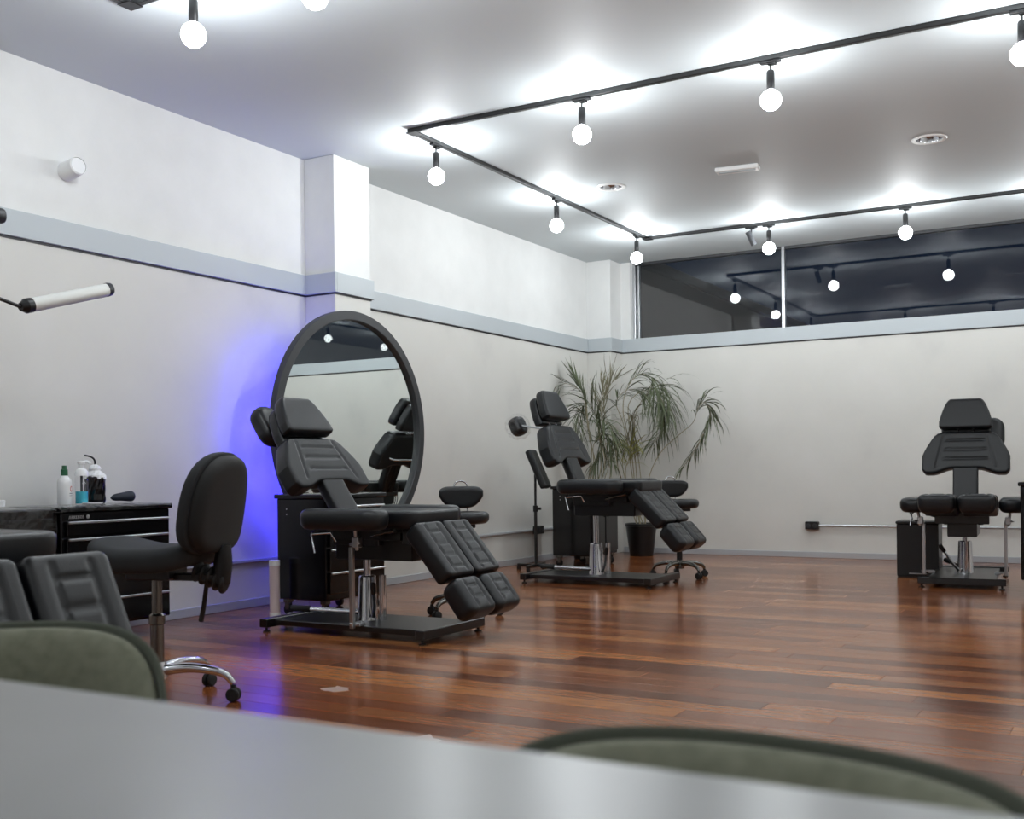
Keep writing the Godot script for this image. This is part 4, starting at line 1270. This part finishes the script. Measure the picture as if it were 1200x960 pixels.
# ---------------------------------------------------------------- table and tub chairs close to the camera
func tub_chair(label: String, at: Vector3, turn: float, arch: float, arch_pow: float):
	var t := thing("tub_chair", label, "tub chair", at, turn, "sage velvet tub chairs")
	# back opens towards +z; angle 0 is the middle of the back (-z)
	var plan := func(a: float, r: float) -> Vector3:
		var c := cos(a)
		var s := sin(a)
		var k := pow(pow(absf(s), 2.2) + pow(absf(c), 2.2), -1.0 / 2.2)
		return Vector3(s * k * r, 0, -c * k * r * 0.92)
	var rim := func(a: float) -> float: return 0.697 - arch * pow(absf(a) / 1.75, arch_pow)
	var sweep := func(prof: Callable, amax: float, n: int) -> ArrayMesh:
		var s := st()
		s.set_smooth_group(0)
		var rings := []
		for i in n + 1:
			var a := lerpf(-amax, amax, float(i) / n)
			var ring := []
			for q in prof.call(a):
				var v: Vector3 = plan.call(a, q.x)
				v.y = q.y
				ring.append(v)
			rings.append(ring)
		var m: int = rings[0].size()
		for i in n:
			for k in m:
				var l := (k + 1) % m
				quad(s, rings[i][k], rings[i][l], rings[i + 1][l], rings[i + 1][k])
		for k in range(1, m - 1):
			tri(s, rings[0][0], rings[0][k + 1], rings[0][k])
			tri(s, rings[n][0], rings[n][k], rings[n][k + 1])
		return done(s)
	var outer := func(a: float) -> Array:
		var h: float = rim.call(a)
		return [Vector2(0.262, 0.36), Vector2(0.262, h - 0.02), Vector2(0.264, h - 0.004), Vector2(0.269, h), Vector2(0.274, h - 0.004), Vector2(0.276, h - 0.02), Vector2(0.27, 0.5), Vector2(0.25, 0.36), Vector2(0.22, 0.31), Vector2(0.21, 0.32)]
	obj("shell", sweep.call(outer, 1.75, 48), M.velvetdark, t)
	var inner := func(a: float) -> Array:
		var h: float = rim.call(a) - 0.008
		var k := 0.012 * clampf(1.0 - absf(a) / 1.7, 0, 1)
		return [Vector2(0.261, 0.4), Vector2(0.261, h - 0.012), Vector2(0.254, h - 0.002), Vector2(0.238, h - 0.006), Vector2(0.216 - k, h - 0.03), Vector2(0.206 - k, h - 0.08), Vector2(0.2 - k, h - 0.16), Vector2(0.205, 0.43), Vector2(0.22, 0.4)]
	obj("back_cushion", sweep.call(inner, 1.68, 48), M.velvet, t)
	obj("seat_cushion", cushion(0.215, rr(0.215, -0.21, 0.24, 0.1), 0.055, 0.05, 0.05, [], 26, 26), M.velvet, t, Vector3(0, 0.395, 0.02), Vector3(0, -PI / 2, 0))
	obj("seat_base", box(Vector3(0.36, 0.04, 0.38), 0.01), M.velvetdark, t, Vector3(0, 0.325, 0.02))
	for x in [-1, 1]:
		for z in [-1, 1]:
			obj("leg", tubem([Vector3(x * 0.14, 0.31, z * 0.14), Vector3(x * 0.2, 0.0, z * 0.2)], [0.015, 0.009], 12), M.black, t)

func foreground():
	var t := thing("table", "pale grey table close to the camera across the bottom of the picture", "table", Vector3(5.2, 0, 11.35))
	obj("tabletop", box(Vector3(3.4, 0.03, 0.8), 0.006), M.table, t, Vector3(0, 0.735, 0))
	obj("apron", box(Vector3(3.1, 0.06, 0.5), 0.004), M.blackmetal, t, Vector3(0, 0.69, 0.05))
	for x in [-1, 1]:
		for z in [-1, 1]:
			obj("leg", box(Vector3(0.05, 0.72, 0.05), 0.004), M.blackmetal, t, Vector3(x * 1.5, 0.36, 0.05 + z * 0.27))
	tub_chair("sage green velvet tub chair at the lower right, tucked behind the table", Vector3(5.24, 0, 10.86), -0.1, 0.3, 6.0)
	tub_chair("sage green velvet tub chair at the lower left, below the nearest treatment chair", Vector3(3.995, 0, 10.60), 0.75, 0.22, 3.4)
	# dim building outside the window
	var n := thing("neighbour_building", "dark rendered wall of the building outside behind the left window pane", "building", Vector3(-3.3, 0, -6.6))
	obj("wall", box(Vector3(6.0, 3.7, 10.0), 0.02), mat(g8(96, 88, 82), 0.9), n, Vector3(0, 1.85, 0))
	obj("roof_edge", box(Vector3(6.06, 0.16, 10.06), 0.02), mat(g8(70, 68, 68), 0.9), n, Vector3(0, 3.78, 0))
	# small red light outside
	var r := thing("red_light", "small red light strip outside the window beside its left jamb", "light", Vector3(-0.16, 3.2, -1.56))
	obj("bracket", box(Vector3(0.17, 0.4, 0.02), 0.003), M.black, r, Vector3(-0.07, 0.17, -0.02))
	var red := mat(g8(160, 50, 30), 0.5)
	red.emission_enabled = true; red.emission = Color(1.0, 0.25, 0.12); red.emission_energy_multiplier = 0.8
	for e in [[0.0, 0.08], [0.24, 0.1]]:
		obj("lens", box(Vector3(0.03, e[1], 0.02), 0.003), red, r, Vector3(0, e[0] + e[1] / 2, 0))
	omni(Vector3(0, 0.17, 0.05), Color(1.0, 0.25, 0.12), 0.004, 0.02, r)
